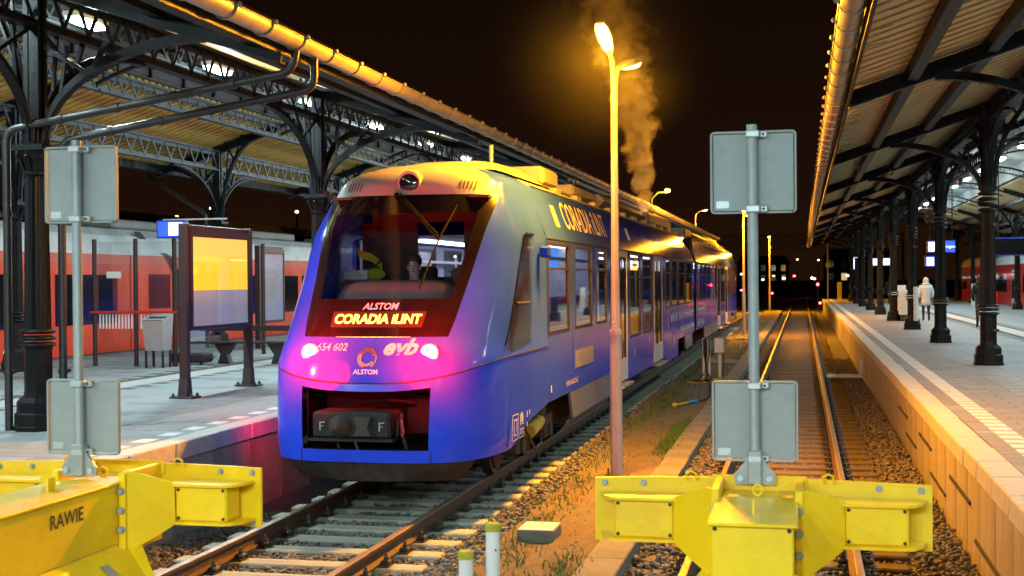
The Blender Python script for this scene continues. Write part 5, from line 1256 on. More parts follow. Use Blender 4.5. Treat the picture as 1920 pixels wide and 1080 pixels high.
def lamp_post(x, y, zt, label, heads, e, near=True, base=-.10, mat='sodium_far'):
    t = thing('lamp_post', label, 'street lamp', (x, y, base), 'sodium lamp posts')
    m = MB(); m.lathe([(.084, base), (.080, 1.85)], (x, y, 0), 8, rot=R(10)); m.lathe([(.064, 1.851), (.052, 3.4), (.042, zt-.35)], (x, y, 0), 8, rot=R(10)); m.build('pole', 'lamp_pole', t)
    if near:
        m = MB(); m.bbox(x-.16, x+.16, y-.16, y+.16, base-.02, base+.03, .01); m.tube([(x-.1, y-.115, base+.02), (x-.1, y-.115, base+.12)], .012, 6); m.build('base_plate', 'rust', t)
        m = MB(); m.lathe([(.088,1.82),(.088,1.88)], (x, y, 0), 8, rot=R(10)); m.sphere((x-.02, y-.09, 1.98), .018, 6, 4); m.build('collar', 'lamp_pole', t)
    for j_, (dx, dy, ln, tilt, rise) in enumerate(heads):
        d = Vector((dx, dy, 0)).normalized()
        nk = [(x, y, zt-.40), (x+d.x*.02, y+d.y*.02, zt-.2), (x+d.x*ln*.5, y+d.y*ln*.5, zt-.02+rise*.5), (x+d.x*ln, y+d.y*ln, zt+rise)]
        m = MB(); m.tube(nk, [.041, .039, .034, .03], 10); m.build('neck', 'lamp_pole', t, smooth=40)
        lp, nn = lamp_head(nk[-1], d, tilt, t, mat)
        k_ = (.62, .38)[j_] if len(heads) == 2 else 1.0
        sodium_light(lp.x, lp.y, lp.z, e*k_*.13, t); sodium_beam(lp, nn, e*k_*.52, t)
    return t
lamp_post(-2.48, 17.4, 5.50, 'tall pole with bright orange sodium lamp beside the blue train', [(-.22, -1, .14, R(42), .10), (.45, 1, .16, R(18), -.06)], E_POLE, mat='sodium_lens')
lamp_post(-2.72, 62.0, 5.55, 'sodium lamp post half hidden behind the right-hand sign post', [(.1, -1, .2, R(12), .08), (.3, 1, .2, R(12), .0)], E_POLE*.8, False)
lamp_post(-2.62, 107.0, 5.80, 'sodium lamp post far down the track, left of the right canopy end', [(0, -1, .2, R(12), .06)], E_POLE*.8, False)
t = thing('canopy_lamp', 'bright sodium lamp on a curved bracket at the left canopy edge, right of the steam', 'street lamp', (-5.75, 50.6, 5.4), 'sodium lamp posts')
m = MB(); m.tube([(-5.78, 50.6, 5.30), (-5.74, 50.6, 5.75), (-5.50, 50.6, 5.98), (-5.15, 50.6, 5.98)], .03, 8); m.build('bracket', 'iron', t, smooth=40)
q_, nn = lamp_head((-5.15, 50.75, 5.98), (.1, -1, 0), R(10), t, 'sodium_far'); sodium_light(q_.x, q_.y, q_.z, E_POLE*1.2, t)
lamp_post(-8.1, 101.0, 7.75, 'smaller sodium lamp on a curved arm behind the blue train', [(1, -.3, .5, R(8), .10)], E_POLE*.5, False)

# ================================================================== THINGS BY THE TRACK
for k, (x, y, zt) in enumerate(((-2.11, 8.7, .88), (-2.305, 8.7, .68))):
    t = thing('marker_post', ('taller' if k == 0 else 'shorter')+' of two white marker posts with mossy tops at the bottom edge', 'post', (x, y, -.1), 'white marker posts')
    m = MB(); m.tube([(x, y, -.12), (x, y, zt-.055)], .05, 16); m.build('shaft', 'white_paint', t, smooth=40)
    m = MB(); m.tube([(x, y, zt-.055), (x, y, zt-.012), (x, y, zt)], [.056, .056, .045], 16); m.build('mossy_cap', 'moss_yellow', t, smooth=40)
    m = MB()
    for z in (zt-.18, zt-.42): m.sphere((x+.03, y-.045, z), .008, 6, 4)
    m.build('screw', 'steel_dark', t)
t = thing('concrete_block', 'white-topped concrete block lying on the gravel path', 'block', (-2.67, 13.05, -.09))
m = MB(); m.bbox(-2.86, -2.48, 12.82, 13.28, -.11, .02, .012); m.build('block', 'slab_concrete', t)
m = MB(); m.box(-2.85, -2.49, 12.83, 13.27, .021, .026); m.build('white_top', 'white_paint', t)
t = thing('hose_stand', 'grey post hung with black hoses beside the train', 'hose stand', (-2.53, 34.4, -.1))
m = MB(); m.bbox(-2.60, -2.54, 34.37, 34.43, -.1, 1.0, .005); m.bbox(-2.45, -2.39, 34.37, 34.43, -.1, .95, .005); m.build('post', 'galv_light', t)
for k in range(5):
    m = MB(); x = -2.56+.035*k; m.tube([(x, 34.30, .98), (x+.01, 34.26, .6), (x-.05*(k-2), 34.22, .1), (x-.12*(k-2), 34.0-.06*k, -.05), (x-.3+.1*k, 33.5-.1*k, -.06), (x-.2, 33.9, -.06)], .018, 8); m.build('hose', 'rubber' if k != 3 else 'cable_yellow', t, smooth=40)
t = thing('power_box', 'grey electrical box on a short post beside the hose stand', 'power box', (-2.2, 35.4, -.1))
m = MB(); m.bbox(-2.25, -2.17, 35.38, 35.46, -.1, .62, .005); m.build('post', 'galv_light', t)
m = MB(); m.bbox(-2.36, -2.08, 35.25, 35.42, .55, .98, .01); b_ = m.build('box', 'galv', t)
m = MB(); m.box(-2.33, -2.11, 35.244, 35.249, .58, .95); m.build('box_door', 'galv_light', b_)
m = MB(); m.tube([(-2.10, 35.3, .55), (-2.09, 35.25, .2), (-2.12, 35.1, -.05)], .014, 6); m.build('cable', 'rubber', t)
t = thing('power_cable', 'black cable with blue plug and yellow lead lying on the path', 'cable', (-2.39, 27.5, -.08))
m = MB(); m.tube([(-2.0, 33.6, -.06), (-2.25, 32.3, -.06), (-2.12, 30.8, -.06), (-2.05, 29.4, -.06), (-2.10, 28.2, -.05), (-2.22, 27.7, -.05)], .018, 8); m.build('lead', 'rubber', t, smooth=40)
m = MB(); m.tube([(-2.22, 27.7, -.04), (-2.36, 27.42, -.035)], .04, 10); m.build('plug', 'plug_blue', t, smooth=40)
m = MB(); m.tube([(-2.36, 27.42, -.035), (-2.48, 27.1, -.04), (-2.56, 26.85, -.04)], .016, 8); m.sphere((-2.60, 26.75, -.04), .055, 8, 6); m.build('tail', 'cable_yellow', t, smooth=40)
t = thing('yellow_cable', 'thin yellow cable looped on the ground by the hose stand', 'cable', (-2.4, 33.2, -.07))
m = MB(); m.tube([(-2.9, 33.2, -.07), (-2.5, 33.0, -.07), (-2.2, 33.5, -.07), (-2.45, 34.1, -.07), (-2.1, 34.6, -.07), (-1.95, 34.0, -.07)], .014, 6); m.build('cable', 'cable_yellow', t)
t = thing('wall_conduit', 'pale cable conduit running from the rail to the right platform wall', 'conduit', (1.0, 35.8, -.1))
m = MB(); m.bbox(.62, 1.55, 35.74, 35.86, -.12, -.02, .01); m.bbox(1.45, 1.57, 35.72, 35.88, -.02, .42, .01); m.build('conduit', 'galv_light', t)

# dwarf signals with red lamps
def dwarf(x, y, z, label, zfoot, s=1.0, st='red_signal'):
    t = thing('dwarf_signal', label, 'signal', (x, y, zfoot), 'red signals')
    m = MB(); m.bbox(x-.13*s, x+.13*s, y, y+.2*s, z-.2*s, z+.2*s, .02); m.build('housing', 'black_matt', t)
    m = MB(); m.disc((x, y-.02, z), .085*s, 1, .03, 14); m.build('red_lens', st, t)
    m = MB(); m.box(x-.03, x+.03, y+.05, y+.11, zfoot, z-.2*s); m.build('post', 'steel_dark', t)
dwarf(1.28, 100.4, .69, 'red dwarf signal glowing low beside the right platform edge', -.2)
dwarf(1.30, 118.0, 2.02, 'red signal glowing above the far end of the right platform', -.3, 1.3)
dwarf(-3.4, 150.0, .9, 'small red dwarf signal left of the empty track', -.3, 1.3)

# ================================================================== LEFT PLATFORM FURNITURE
def notice_board(x, ya, yb, z0, z1, label, two_posts, lit):
    t = thing('notice_board', label, 'notice board', (x, ya, PZ), 'notice boards')
    for k, y in enumerate((ya, yb) if two_posts else (ya,)):
        m = MB(); m.bbox(x-.07, x+.07, y-.055, y+.055, PZ+.02, z1, .01); po = m.build('post', 'brown_frame', t)
        if two_posts:
            m = MB(); m.bbox(x-.20, x+.20, y-.14, y+.14, PZ, PZ+.03, .006); m.prism([(y-.10, PZ+.03), (y+.10, PZ+.03), (y+.056, PZ+.30), (y-.056, PZ+.30)], 0, x-.075, x+.075); m.build('foot_plate', 'brown_frame', po)
            for sx in (-.15, .15):
                for sy in (-.1, .1): 
                    m = MB(); m.lathe([(.028, PZ+.03), (.028, PZ+.055), (.012, PZ+.08)], (x+sx, y+sy, 0), 6); m.build('foot_bolt', 'steel_dark', po)
    m = MB(); m.bbox(x-.09, x+.03, ya+.06, yb-.06, z0, z1-.01, .015); fb = m.build('case', 'brown_frame', t)
    m = MB(); a, b = ya+.16, yb-.10
    m.box(x+.031, x+.065, ya+.09, a+.02, z0+.02, z1-.08); m.box(x+.031, x+.065, b, b+.05, z0+.02, z1-.08); m.box(x+.031, x+.065, a+.02, b, z0+.02, z0+.07); m.box(x+.031, x+.065, a+.02, b, z1-.20, z1-.08); m.build('frame', 'brown_frame', fb)
    if lit:
        zm = z0+.07+(z1-.27-z0)*.40
        m = MB(); m.box(x+.032, x+.040, a+.02, b, zm, z1-.20); m.build('yellow_timetable', 'poster_yellow', fb)
        m = MB(); m.box(x+.032, x+.040, a+.02, b, z0+.07, zm-.003); m.build('pale_timetable', 'poster_reflection', fb)
    else:
        m = MB(); m.box(x+.032, x+.040, a+.02, b, z0+.07, z1-.20); m.build('poster', 'poster_grey', fb)
    m = MB(); m.add([(x+.050, a+.02, z0+.07), (x+.050, b, z0+.07), (x+.050, b, z1-.20), (x+.050, a+.02, z1-.20)], [(0,1,2,3)]); m.build('glazing', 'pane_clear', fb)
    return t
notice_board(-9.24, 18.18, 20.50, 1.82, 3.48, 'backlit yellow timetable board on two dark posts by the train nose', True, True)
notice_board(-14.0, 31.70, 33.40, 1.48, 3.54, 'grey unlit poster case behind the yellow timetable board', False, False)
t = thing('shelter_screen', 'glass wind screen with dark posts and a red rail by the left column', 'wind screen', (-13.9, 25.1, PZ))
for x in (-14.85, -13.88, -12.98):
    m = MB(); m.tube([(x, 25.1, PZ), (x, 25.1, 3.52)], .05, 12); m.build('post', 'brown_frame', t, smooth=40)
for a, b in ((-14.79, -13.94), (-13.82, -13.04)):
    m = MB(); m.box(a, b, 25.095, 25.105, 1.0, 3.46); gp = m.build('glass_pane', 'pane_clear', t)
    k = 0; x = a+.05
    while x < b-.03:
        m = MB(); m.box(x, x+.035, 25.090, 25.094, 1.60, 1.91); m.build('white_stripe', 'marking_white', gp); x += .075
m = MB(); m.tube([(-14.92, 25.04, 1.95), (-12.90, 25.04, 1.95)], .025, 10); m.build('red_rail', 'red_paint', t, smooth=40)
m = MB(); m.box(-14.56, -14.22, 25.088, 25.093, 2.68, 2.82); m.build('white_notice', 'white_paint', t)
# rear arm of the screen running back
for y in (27.4, 29.7):
    m = MB(); m.tube([(-12.98, y, PZ), (-12.98, y, 3.52)], .05, 12); m.build('post', 'brown_frame', t, smooth=40)
m = MB(); m.box(-12.985, -12.975, 25.2, 27.3, 1.0, 3.46); m.build('glass_pane', 'pane_clear', t)
t = thing('litter_bin', 'grey metal litter bin with slot opening beside the wind screen', 'litter bin', (-13.17, 24.7, PZ))
m = MB(); vs = [(-13.37,24.55,1.16),(-12.97,24.55,1.16),(-12.97,24.90,1.16),(-13.37,24.90,1.16),(-13.41,24.47,1.78),(-12.93,24.47,1.78),(-12.93,24.95,1.93),(-13.41,24.95,1.93)]
m.add(vs, [(0,3,2,1),(4,5,6,7),(0,1,5,4),(1,2,6,5),(2,3,7,6),(3,0,4,7)]); m.build('body', 'bin_grey', t)
m = MB(); m.add([(-13.36,24.53,1.802),(-12.98,24.53,1.802),(-12.98,24.74,1.868),(-13.36,24.74,1.868)], [(0,1,2,3)]); m.build('slot', 'black_matt', t)
m = MB(); m.box(-13.39, -12.95, 24.48, 24.53, 1.80, 1.83); m.build('lip', 'galv_light', t)
for x in (-13.36, -12.98):
    for y in (24.56, 24.88):
        m = MB(); m.box(x-.02, x+.02, y-.02, y+.02, PZ, 1.16); m.build('leg', 'brown_frame', t)
t = thing('platform_bench', 'dark bench on a flared pedestal behind the yellow timetable board', 'bench', (-12.0, 26.2, PZ))
for k in range(4):
    m = MB(); m.bbox(-13.1, -10.6, 26.0+.12*k, 26.10+.12*k, 1.24, 1.28, .008); m.build('seat_slat', 'brown_frame', t)
m = MB(); m.bbox(-13.1, -10.6, 26.46, 26.50, 1.50, 1.62, .008); m.build('backrest', 'brown_frame', t)
for x in (-12.35, -11.1):
    m = MB(); m.prism([(x-.14, PZ), (x+.14, PZ), (x+.07, PZ+.2), (x+.24, 1.24), (x-.24, 1.24), (x-.07, PZ+.2)], 1, 26.1, 26.3); m.build('pedestal', 'brown_frame', t)
t = thing('suitcase', 'dark suitcase lying flat on the platform under the bench', 'suitcase', (-13.0, 25.75, PZ))
m = MB(); m.bbox(-13.35, -12.50, 25.55, 25.95, PZ+.05, PZ+.25, .04); m.build('shell', 'black_matt', t)
m = MB(); m.tube([(-12.50, 25.65, PZ+.16), (-12.42, 25.65, PZ+.16), (-12.42, 25.85, PZ+.16), (-12.50, 25.85, PZ+.16)], .014, 6); m.build('handle', 'steel_dark', t)
for x in (-13.25, -12.62):
    m = MB(); m.disc((x, 25.58, PZ+.035), .035, 1, .03, 10); m.build('wheel', 'rubber', t)
def hanging_sign(x0, x1, y, z0, z1, label, face, cat='sign', lit=None, hang=6.3, txt=None, post=False):
    t = thing('hanging_sign', label, cat, ((x0+x1)/2, y, z0), 'hanging station signs')
    m = MB(); m.bbox(x0, x1, y, y+.18, z0, z1, .012); m.build('case', 'sign_blue', t)
    m = MB(); m.box(x0+.03, x1-.03, y-.006, y-.001, z0+.03, z1-.03); fo = m.build('face', face, t)
    if lit: 
        m = MB(); m.box(x0+(x1-x0)*lit[0], x0+(x1-x0)*lit[1], y-.012, y-.007, z0+.05, z1-.05); m.build('lit_pictogram', 'sign_lit_white', fo)
    m = MB()
    if post: m.box(x1-.12, x1-.04, y+.19, y+.27, PZ, z1); m.box(x0+.1, x1+.9, y+.08, y+.12, z1, z1+.03)
    else:
        for x in (x0+.1*(x1-x0), x1-.1*(x1-x0)): m.box(x-.015, x+.015, y+.08, y+.11, z1, hang)
    m.build('support_post' if post else 'hanger', 'galv' if post else 'iron', t)
    if txt: text_on(txt[0], txt[1], lambda u, v: ((x0+x1)/2+txt[2]+u, y-.0135, (z0+z1)/2+v), 'lettering', 'sign_lit_white', fo)
    return t
hanging_sign(-12.80, -12.20, 24.0, 3.48, 3.84, 'small blue lit sign behind the top of the timetable board', 'sign_lit_blue', lit=(.45, .97), post=True)
hanging_sign(4.50, 5.50, 50.0, 3.47, 3.92, 'blue lit platform sign above the person in white', 'sign_lit_blue', lit=(.05, .32), hang=6.2, txt=('Groningen', .16, .15))
hanging_sign(4.46, 4.86, 50.4, 2.95, 3.36, 'small square blue sign under the lit platform sign', 'sign_lit_blue', lit=(.15, .8), hang=3.45)
hanging_sign(5.20, 6.55, 38.0, 3.15, 3.65, 'departure display with dark screen in a blue frame, top right', 'black_gloss', 'display', hang=6.2)
hanging_sign(4.5, 6.3, 92.0, 3.38, 3.93, 'far white and blue banner sign deep under the right canopy', 'sign_blue', lit=(.0, 1.0), hang=6.2)
t = thing('light_column', 'tall bright advertising column deep under the right canopy', 'lit sign', (3.0, 96, PZ))
m = MB(); m.box(3.62, 3.90, 97.0, 97.1, 3.2, 4.05); m.build('panel', 'sign_lit_white', t)
m = MB(); m.box(3.74, 3.78, 97.02, 97.08, PZ, 3.2); m.build('post', 'galv', t)

# ================================================================== RIGHT PLATFORM FURNITURE
t = thing('ticket_machine', 'white ticket cabinet with dotted front between the right columns', 'cabinet', (4.05, 54.5, PZ))
m = MB(); m.bbox(3.80, 4.40, 54.3, 54.9, 1.05, 1.98, .02); cb_ = m.build('body', 'cabinet', t)
m = MB(); m.prism([(3.80, 1.98), (4.40, 1.98), (4.28, 2.06), (3.92, 2.06)], 1, 54.3, 54.9); m.build('sloped_top', 'white_paint', cb_)
m = MB(); m.box(3.86, 4.34, 54.34, 54.86, PZ, 1.05); m.build('plinth', 'steel_dark', t)
m = MB()
for i in range(4):
    for j in range(5): m.disc((3.92+.12*i, 54.297, 1.2+.14*j), .014, 1, .006, 8)
m.build('dots', 'steel_dark', cb_)
t = thing('fire_hydrant', 'red standing fire hydrant on the far side of the right platform', 'hydrant', (10.23, 74.0, PZ))
m = MB(); m.lathe([(.16,PZ),(.16,PZ+.05),(.11,PZ+.08),(.11,PZ+.70),(.14,PZ+.72),(.14,PZ+.78),(.10,PZ+.9),(.03,PZ+1.0)], (10.23, 74.0, 0), 14); m.build('barrel', 'red_paint', t, smooth=40)
m = MB(); m.disc((10.23, 73.87, PZ+.6), .06, 1, .1, 12); m.disc((10.37, 74.0, PZ+.6), .05, 0, .1, 12); m.build('outlet', 'red_paint', t)
for k, (x, y) in enumerate(((10.3, 82.0), (5.0, 72.0))):
    t = thing('a_board', ('pale folding board standing near the red train on the right platform', 'pale folding board standing deep between the right columns')[k], 'sign board', (x, y, PZ), 'folding boards')
    for s in (-1, 1):
        m = MB(); m.bar((x, y+s*.35, PZ), (x, y+s*.04, PZ+1.35), .75, .03, (0, 1, .2)); m.build('leaf', 'cabinet', t)

# ================================================================== PEOPLE
def skin_mesh(name, V, E, mat, parent, lv=2):
    off = OFF[parent.name]; me = bpy.data.meshes.new(name)
    me.from_pydata([(v[0]-off[0], v[1]-off[1], v[2]-off[2]) for v in V], E, []); me.materials.append(MATS[mat])
    o = bpy.data.objects.new(name, me); COL.objects.link(o); o.parent = parent; OFF[o.name] = off
    sm = o.modifiers.new('skin', 'SKIN'); sm.use_smooth_shade = True
    for i, v in enumerate(V): me.skin_vertices[0].data[i].radius = (v[3], v[4] if len(v) > 4 else v[3])
    me.skin_vertices[0].data[0].use_root = True
    ss = o.modifiers.new('sub', 'SUBSURF'); ss.levels = ss.render_levels = lv
    return o
def walker(x, y, z, h, label, coat, legs, hood, group, stride=.12, face=1):
    t = thing('person', label, 'person', (x, y, z), group); k = h/1.75; f = face
    P_ = lambda a, b, c, r: (x+a*k, y+b*k*f, z+c*k, r*k)
    V = [P_(0,0,.95,.14), P_(0,0,1.2,.15), P_(0,.01,1.42,.14), P_(0,.02,1.52,.055), P_(0,.03,1.60,.085), P_(0,.03,1.70,.075),
         P_(-.09,0,.9,.09), P_(-.10,stride*.5,.5,.062), P_(-.10,stride*.6-.05,.08,.045), P_(-.10,stride*.6+.10,.04,.04),
         P_(.09,0,.9,.09), P_(.10,-stride*.5+.06,.5,.062), P_(.10,-stride-.05,.10,.045), P_(.10,-stride+.09,.04,.04),
         P_(-.19,0,1.40,.065), P_(-.24,-.04,1.12,.05), P_(-.21,.06,.88,.04), P_(.19,0,1.40,.065), P_(.24,-.04,1.12,.05), P_(.21,.06,.88,.04)]
    E_ = [(0,1),(1,2),(2,3),(3,4),(4,5),(0,6),(6,7),(7,8),(8,9),(0,10),(10,11),(11,12),(12,13),(2,14),(14,15),(15,16),(2,17),(17,18),(18,19)]
    skin_mesh('body', V, E_, legs, t)
    V = [P_(0,0,.60,.19), P_(0,0,.75,.20), P_(0,0,.95,.195), P_(0,0,1.15,.19), P_(0,0,1.33,.19), P_(0,.0,1.46,.12),
         P_(-.20,0,1.40,.085), P_(-.26,-.04,1.12,.075), P_(-.23,.05,.92,.06), P_(.20,0,1.40,.085), P_(.26,-.04,1.12,.075), P_(.23,.05,.92,.06)]
    skin_mesh('coat', V, [(0,1),(1,2),(2,3),(3,4),(4,5),(4,6),(6,7),(7,8),(4,9),(9,10),(10,11)], coat, t)
    m = MB(); c = P_(0,.02,1.64,0)
    m.sphere(c[:3], (.115*k, .13*k, .14*k), 14, 10); m.sphere((c[0], c[1]-.06*k*f, c[2]-.13*k), (.15*k, .10*k, .07*k), 12, 8); m.build('hood' if hood == coat else 'hair', hood, t, smooth=60)
    if coat == 'coat_white':
        m = MB()
        for zz in (.72, .84, .96, 1.08, 1.20, 1.32): m.lathe([(.196*k, z+zz*k), (.202*k, z+(zz+.006)*k), (.196*k, z+(zz+.012)*k)], (x, y, 0), 18)
        m.build('quilt_seams', coat, t, smooth=60)
walker(4.84, 54.4, PZ, 1.74, 'person in a long white padded coat and hood standing on the right platform', 'coat_white', 'suit_black', 'coat_white', 'people on the right platform')
walker(6.05, 47.5, PZ, 1.80, 'person in dark clothes half hidden behind a right platform column', 'suit_black', 'suit_black', 'hair_dark', 'people on the right platform')
walker(5.6, 88.0, PZ, 1.78, 'distant dark figure standing deep under the right canopy', 'suit_black', 'suit_black', 'hair_dark', 'people on the right platform', face=-1)
# the driver
dx, dy, dz = T1-.16, 16.20, 1.88
t = thing('person', 'driver in dark suit, white shirt and tie seated behind the windscreen', 'person', (dx, dy, dz))
D = lambda a, b, c, r, r2=None: (dx+a, dy+b, dz+c, r, r2 or r)
V = [D(0,.10,.10,.15,.12), D(0,.08,.35,.15,.12), D(0,.05,.55,.16,.11), D(0,.02,.68,.058), D(0,.0,.78,.075,.085), D(0,-.005,.90,.085,.095), D(0,.0,.985,.065,.07),
     D(-.19,.05,.54,.062), D(-.27,-.06,.30,.05), D(-.20,-.34,.28,.04), D(-.17,-.46,.28,.035), D(.19,.05,.54,.062), D(.27,-.06,.30,.05), D(.20,-.34,.28,.04), D(.17,-.46,.28,.035),
     D(-.10,.02,.06,.09), D(-.12,-.42,.08,.07), D(-.12,-.44,-.36,.05), D(-.12,-.56,-.42,.04), D(.10,.02,.06,.09), D(.12,-.42,.08,.07), D(.12,-.44,-.36,.05), D(.12,-.56,-.42,.04)]
skin_mesh('body', V, [(0,1),(1,2),(2,3),(3,4),(4,5),(5,6),(2,7),(7,8),(8,9),(9,10),(2,11),(11,12),(12,13),(13,14),(0,15),(15,16),(16,17),(17,18),(0,19),(19,20),(20,21),(21,22)], 'skin', t)
V = [D(0,.11,.06,.17,.14), D(0,.09,.35,.17,.14), D(0,.06,.54,.18,.13), D(-.20,.06,.54,.078), D(-.28,-.06,.29,.065), D(-.21,-.32,.27,.055), D(.20,.06,.54,.078), D(.28,-.06,.29,.065), D(.21,-.32,.27,.055)]
skin_mesh('jacket', V, [(0,1),(1,2),(2,3),(3,4),(4,5),(2,6),(6,7),(7,8)], 'suit_black', t)
m = MB(); m.add([(dx-.055,dy-.055,dz+.67),(dx+.055,dy-.055,dz+.67),(dx+.03,dy-.10,dz+.40),(dx-.03,dy-.10,dz+.40),(dx,dy-.085,dz+.66)], [(0,4,3),(4,1,2),(4,2,3)]); m.build('shirt_front', 'white_paint', t)
m = MB(); m.add([(dx-.018,dy-.095,dz+.655),(dx+.018,dy-.095,dz+.655),(dx+.024,dy-.115,dz+.42),(dx-.024,dy-.115,dz+.42)], [(0,1,2,3)]); m.build('tie', 'cab_dark', t)
m = MB(); m.sphere((dx, dy+.028, dz+.945), (.098, .105, .10), 16, 10); m.v = [(a, b, max(c, dz+.90 if b < dy-.02 else c)) for a, b, c in m.v]; m.build('hair', 'hair_dark', t, smooth=60)
m = MB()
for s in (-1, 1):
    m.sphere((dx+s*.034, dy-.088, dz+.885), (.014, .008, .008), 8, 5); m.bar((dx+s*.016, dy-.098, dz+.910), (dx+s*.055, dy-.088, dz+.912), .008, .009)
m.build('eyes', 'hair_dark', t)
m = MB(); m.prism([(dx-.012, dz+.835), (dx+.012, dz+.835), (dx+.005, dz+.89), (dx-.005, dz+.89)], 1, dy-.115, dy-.07)
for s in (-1, 1): m.sphere((dx+s*.088, dy+.0, dz+.865), (.012, .022, .032), 8, 6)
m.build('nose_and_ears', 'skin', t)
m = MB(); m.bar((dx-.026, dy-.088, dz+.808), (dx+.026, dy-.088, dz+.808), .008, .008); m.build('mouth', 'cab_dark', t)
# hi-vis vest hanging in the cab
t = thing('hi_vis_vest', 'yellow high-visibility vest hanging in the cab behind the windscreen', 'vest', (T1-.90, 16.6, 2.7))
m = MB(); vs = []; r = random.Random(2)
for (sc_x, zc) in ((-1.06, 3.02), (-.98, 2.98), (-.86, 2.94), (-.74, 2.86), (-.70, 2.80)): vs += [(T1+sc_x, 16.5+r.uniform(-.03,.03), zc), (T1+sc_x+.02, 16.46+r.uniform(-.03,.03), zc-.11)]
m.add(vs, [(2*i, 2*i+1, 2*i+3, 2*i+2) for i in range(4)]); b0 = len(m.v)
m.sphere((T1-.80, 16.5, 2.66), (.15, .05, .085), 10, 6); m.build('vest', 'hivis', t, smooth=60)
m = MB(); m.tube([(T1-.64, 16.45, 2.90), (T1-.78, 16.44, 2.77)], .014, 6); m.build('strap', 'black_matt', t)

# ================================================================== RED TRAINS
def red_train(xs, s, y0, y1, label, base, bands, wins, doors, nose=None, letters=None):
    # xs: x of the visible side, s: +1 when that side faces +x
    t = thing('passenger_train', label, 'train', (xs-s*1.4, y0, 0), 'red trains')
    W = 2.75; X = lambda a: xs-s*a
    prof = [(0, .45), (0, 3.30)]
    m = MB(); m.prism([(X(0), .45), (X(0), 3.34), (X(W), 3.34), (X(W), .45)], 1, y0, y1); m.build('body', base, t)
    rp = [(0, 3.342), (.03, 3.55), (.14, 3.85), (.40, 4.05), (W/2, 4.15), (W-.4, 4.05), (W-.14, 3.85), (W-.03, 3.55), (W, 3.342)]
    m = MB(); m.prism([(X(a), z) for a, z in rp], 1, y0, y1); m.build('roof', 'roof_white', t, smooth=30)
    m = MB(); m.box(*sorted((X(-.012), X(-.002))), y0+.3, y1-.3, .70, .76); m.build('sill_stripe', 'marking_cream', t)
    for (a, b, z0, z1) in wins:
        m = MB(); m.bbox(*sorted((X(-.015), X(.02))), a, b, z0, z1, .008); w = m.build('window', 'black_gloss', t)
        m = MB(); m.box(*sorted((X(-.018), X(-.0155))), a+.08, b-.08, z0+.08, z1-.08); m.build('pane', 'pane_dark', w)
    for (a, b) in doors:
        m = MB(); m.box(*sorted((X(-.012), X(.03))), a, b, .72, 3.0); d = m.build('door', 'interior_grey', t)
        for c0, c1 in ((a+.10, (a+b)/2-.08), ((a+b)/2+.08, b-.10)):
            m = MB(); m.box(*sorted((X(-.016), X(-.0125))), c0, c1, 1.2, 2.85); m.build('door_pane', 'pane_dark', d)
    for (a, b, z0, z1, mt) in bands:
        m = MB(); m.box(*sorted((X(-.008), X(-.002))), a, b, z0, z1); m.build('colour_band', mt, t)
    m = MB()
    for k in range(int((y1-y0)/9)): m.bbox(*sorted((X(.5), X(2.2))), y0+2+9*k, y0+6+9*k, 4.08, 4.34, .05)
    m.build('roof_units', 'roof_grey', t, stuff=True)
    m = MB(); m.box(*sorted((X(.25), X(W-.25))), y0+.5, y1-.5, .12, .449); m.build('underframe', 'underframe', t)
    return t
pm('pink_reflection', (0.66, 0.12, 0.07), (0.60, 0.10, 0.06), 2, 0.35, 0.45, coat=0.2)  # pale band on the red side, a reflection put into the colour
rt_ = red_train(-17.88, 1, 12.0, 70.0, 'red and white passenger train standing behind the left platform', 'brick_red_train',
    [(12.2, 69.8, 3.08, 3.335, 'pink_reflection')],
    [(20.6, 23.2, 1.52, 2.80), (23.6, 27.0, 1.52, 2.80), (28.4, 31.35, 1.52, 2.80), (33.05, 34.3, 1.85, 2.82), (38.0, 40.6, 1.52, 2.80), (41.0, 44.0, 1.52, 2.80), (44.4, 47.0, 1.52, 2.80)], [(35.0, 36.6)])
text_on('A', .42, lambda u, v: (-17.866, 26.35+u, 1.03+v), 'lettering', 'marking_white', rt_)
m = MB()                                                    # dark curved cab stripe between two units
pts = [(32.4, 4.0), (32.9, 3.72), (33.9, 3.35), (34.55, 2.8), (34.75, 2.0), (34.8, .5)]
for a, b in zip(pts, pts[1:]): m.add([(-17.862-(.14 if a[1] > 3.7 else 0), a[0], a[1]), (-17.862-(.14 if a[1] > 3.7 else 0), a[0]+.42, a[1]), (-17.862-(.14 if b[1] > 3.7 else 0), b[0]+.42, b[1]), (-17.862-(.14 if b[1] > 3.7 else 0), b[0], b[1])], [(0,1,2,3)])
m.build('dark_stripe', 'black_matt', rt_)
m = MB(); m.box(-17.866, -17.862, 32.02, 32.06, .6, 3.33); m.build('car_joint', 'black_matt', rt_)
red_train(12.78, -1, 62.0, 112.0, 'red passenger train standing beyond the right platform', 'crimson_train',
    [(62.2, 111.8, 3.10, 3.335, 'crimson_train')],
    [(64.0, 67.5, 1.6, 2.75), (68.2, 71.5, 1.6, 2.75), (74.5, 77.5, 1.6, 2.75), (78.3, 81.6, 1.6, 2.75), (87.8, 92.6, 1.6, 2.75), (97.0, 100.0, 1.6, 2.75), (102.5, 106.0, 1.6, 2.75), (108.4, 111.2, 1.6, 2.85)], [(72.2, 73.8), (83.4, 85.8), (94.0, 96.0)])

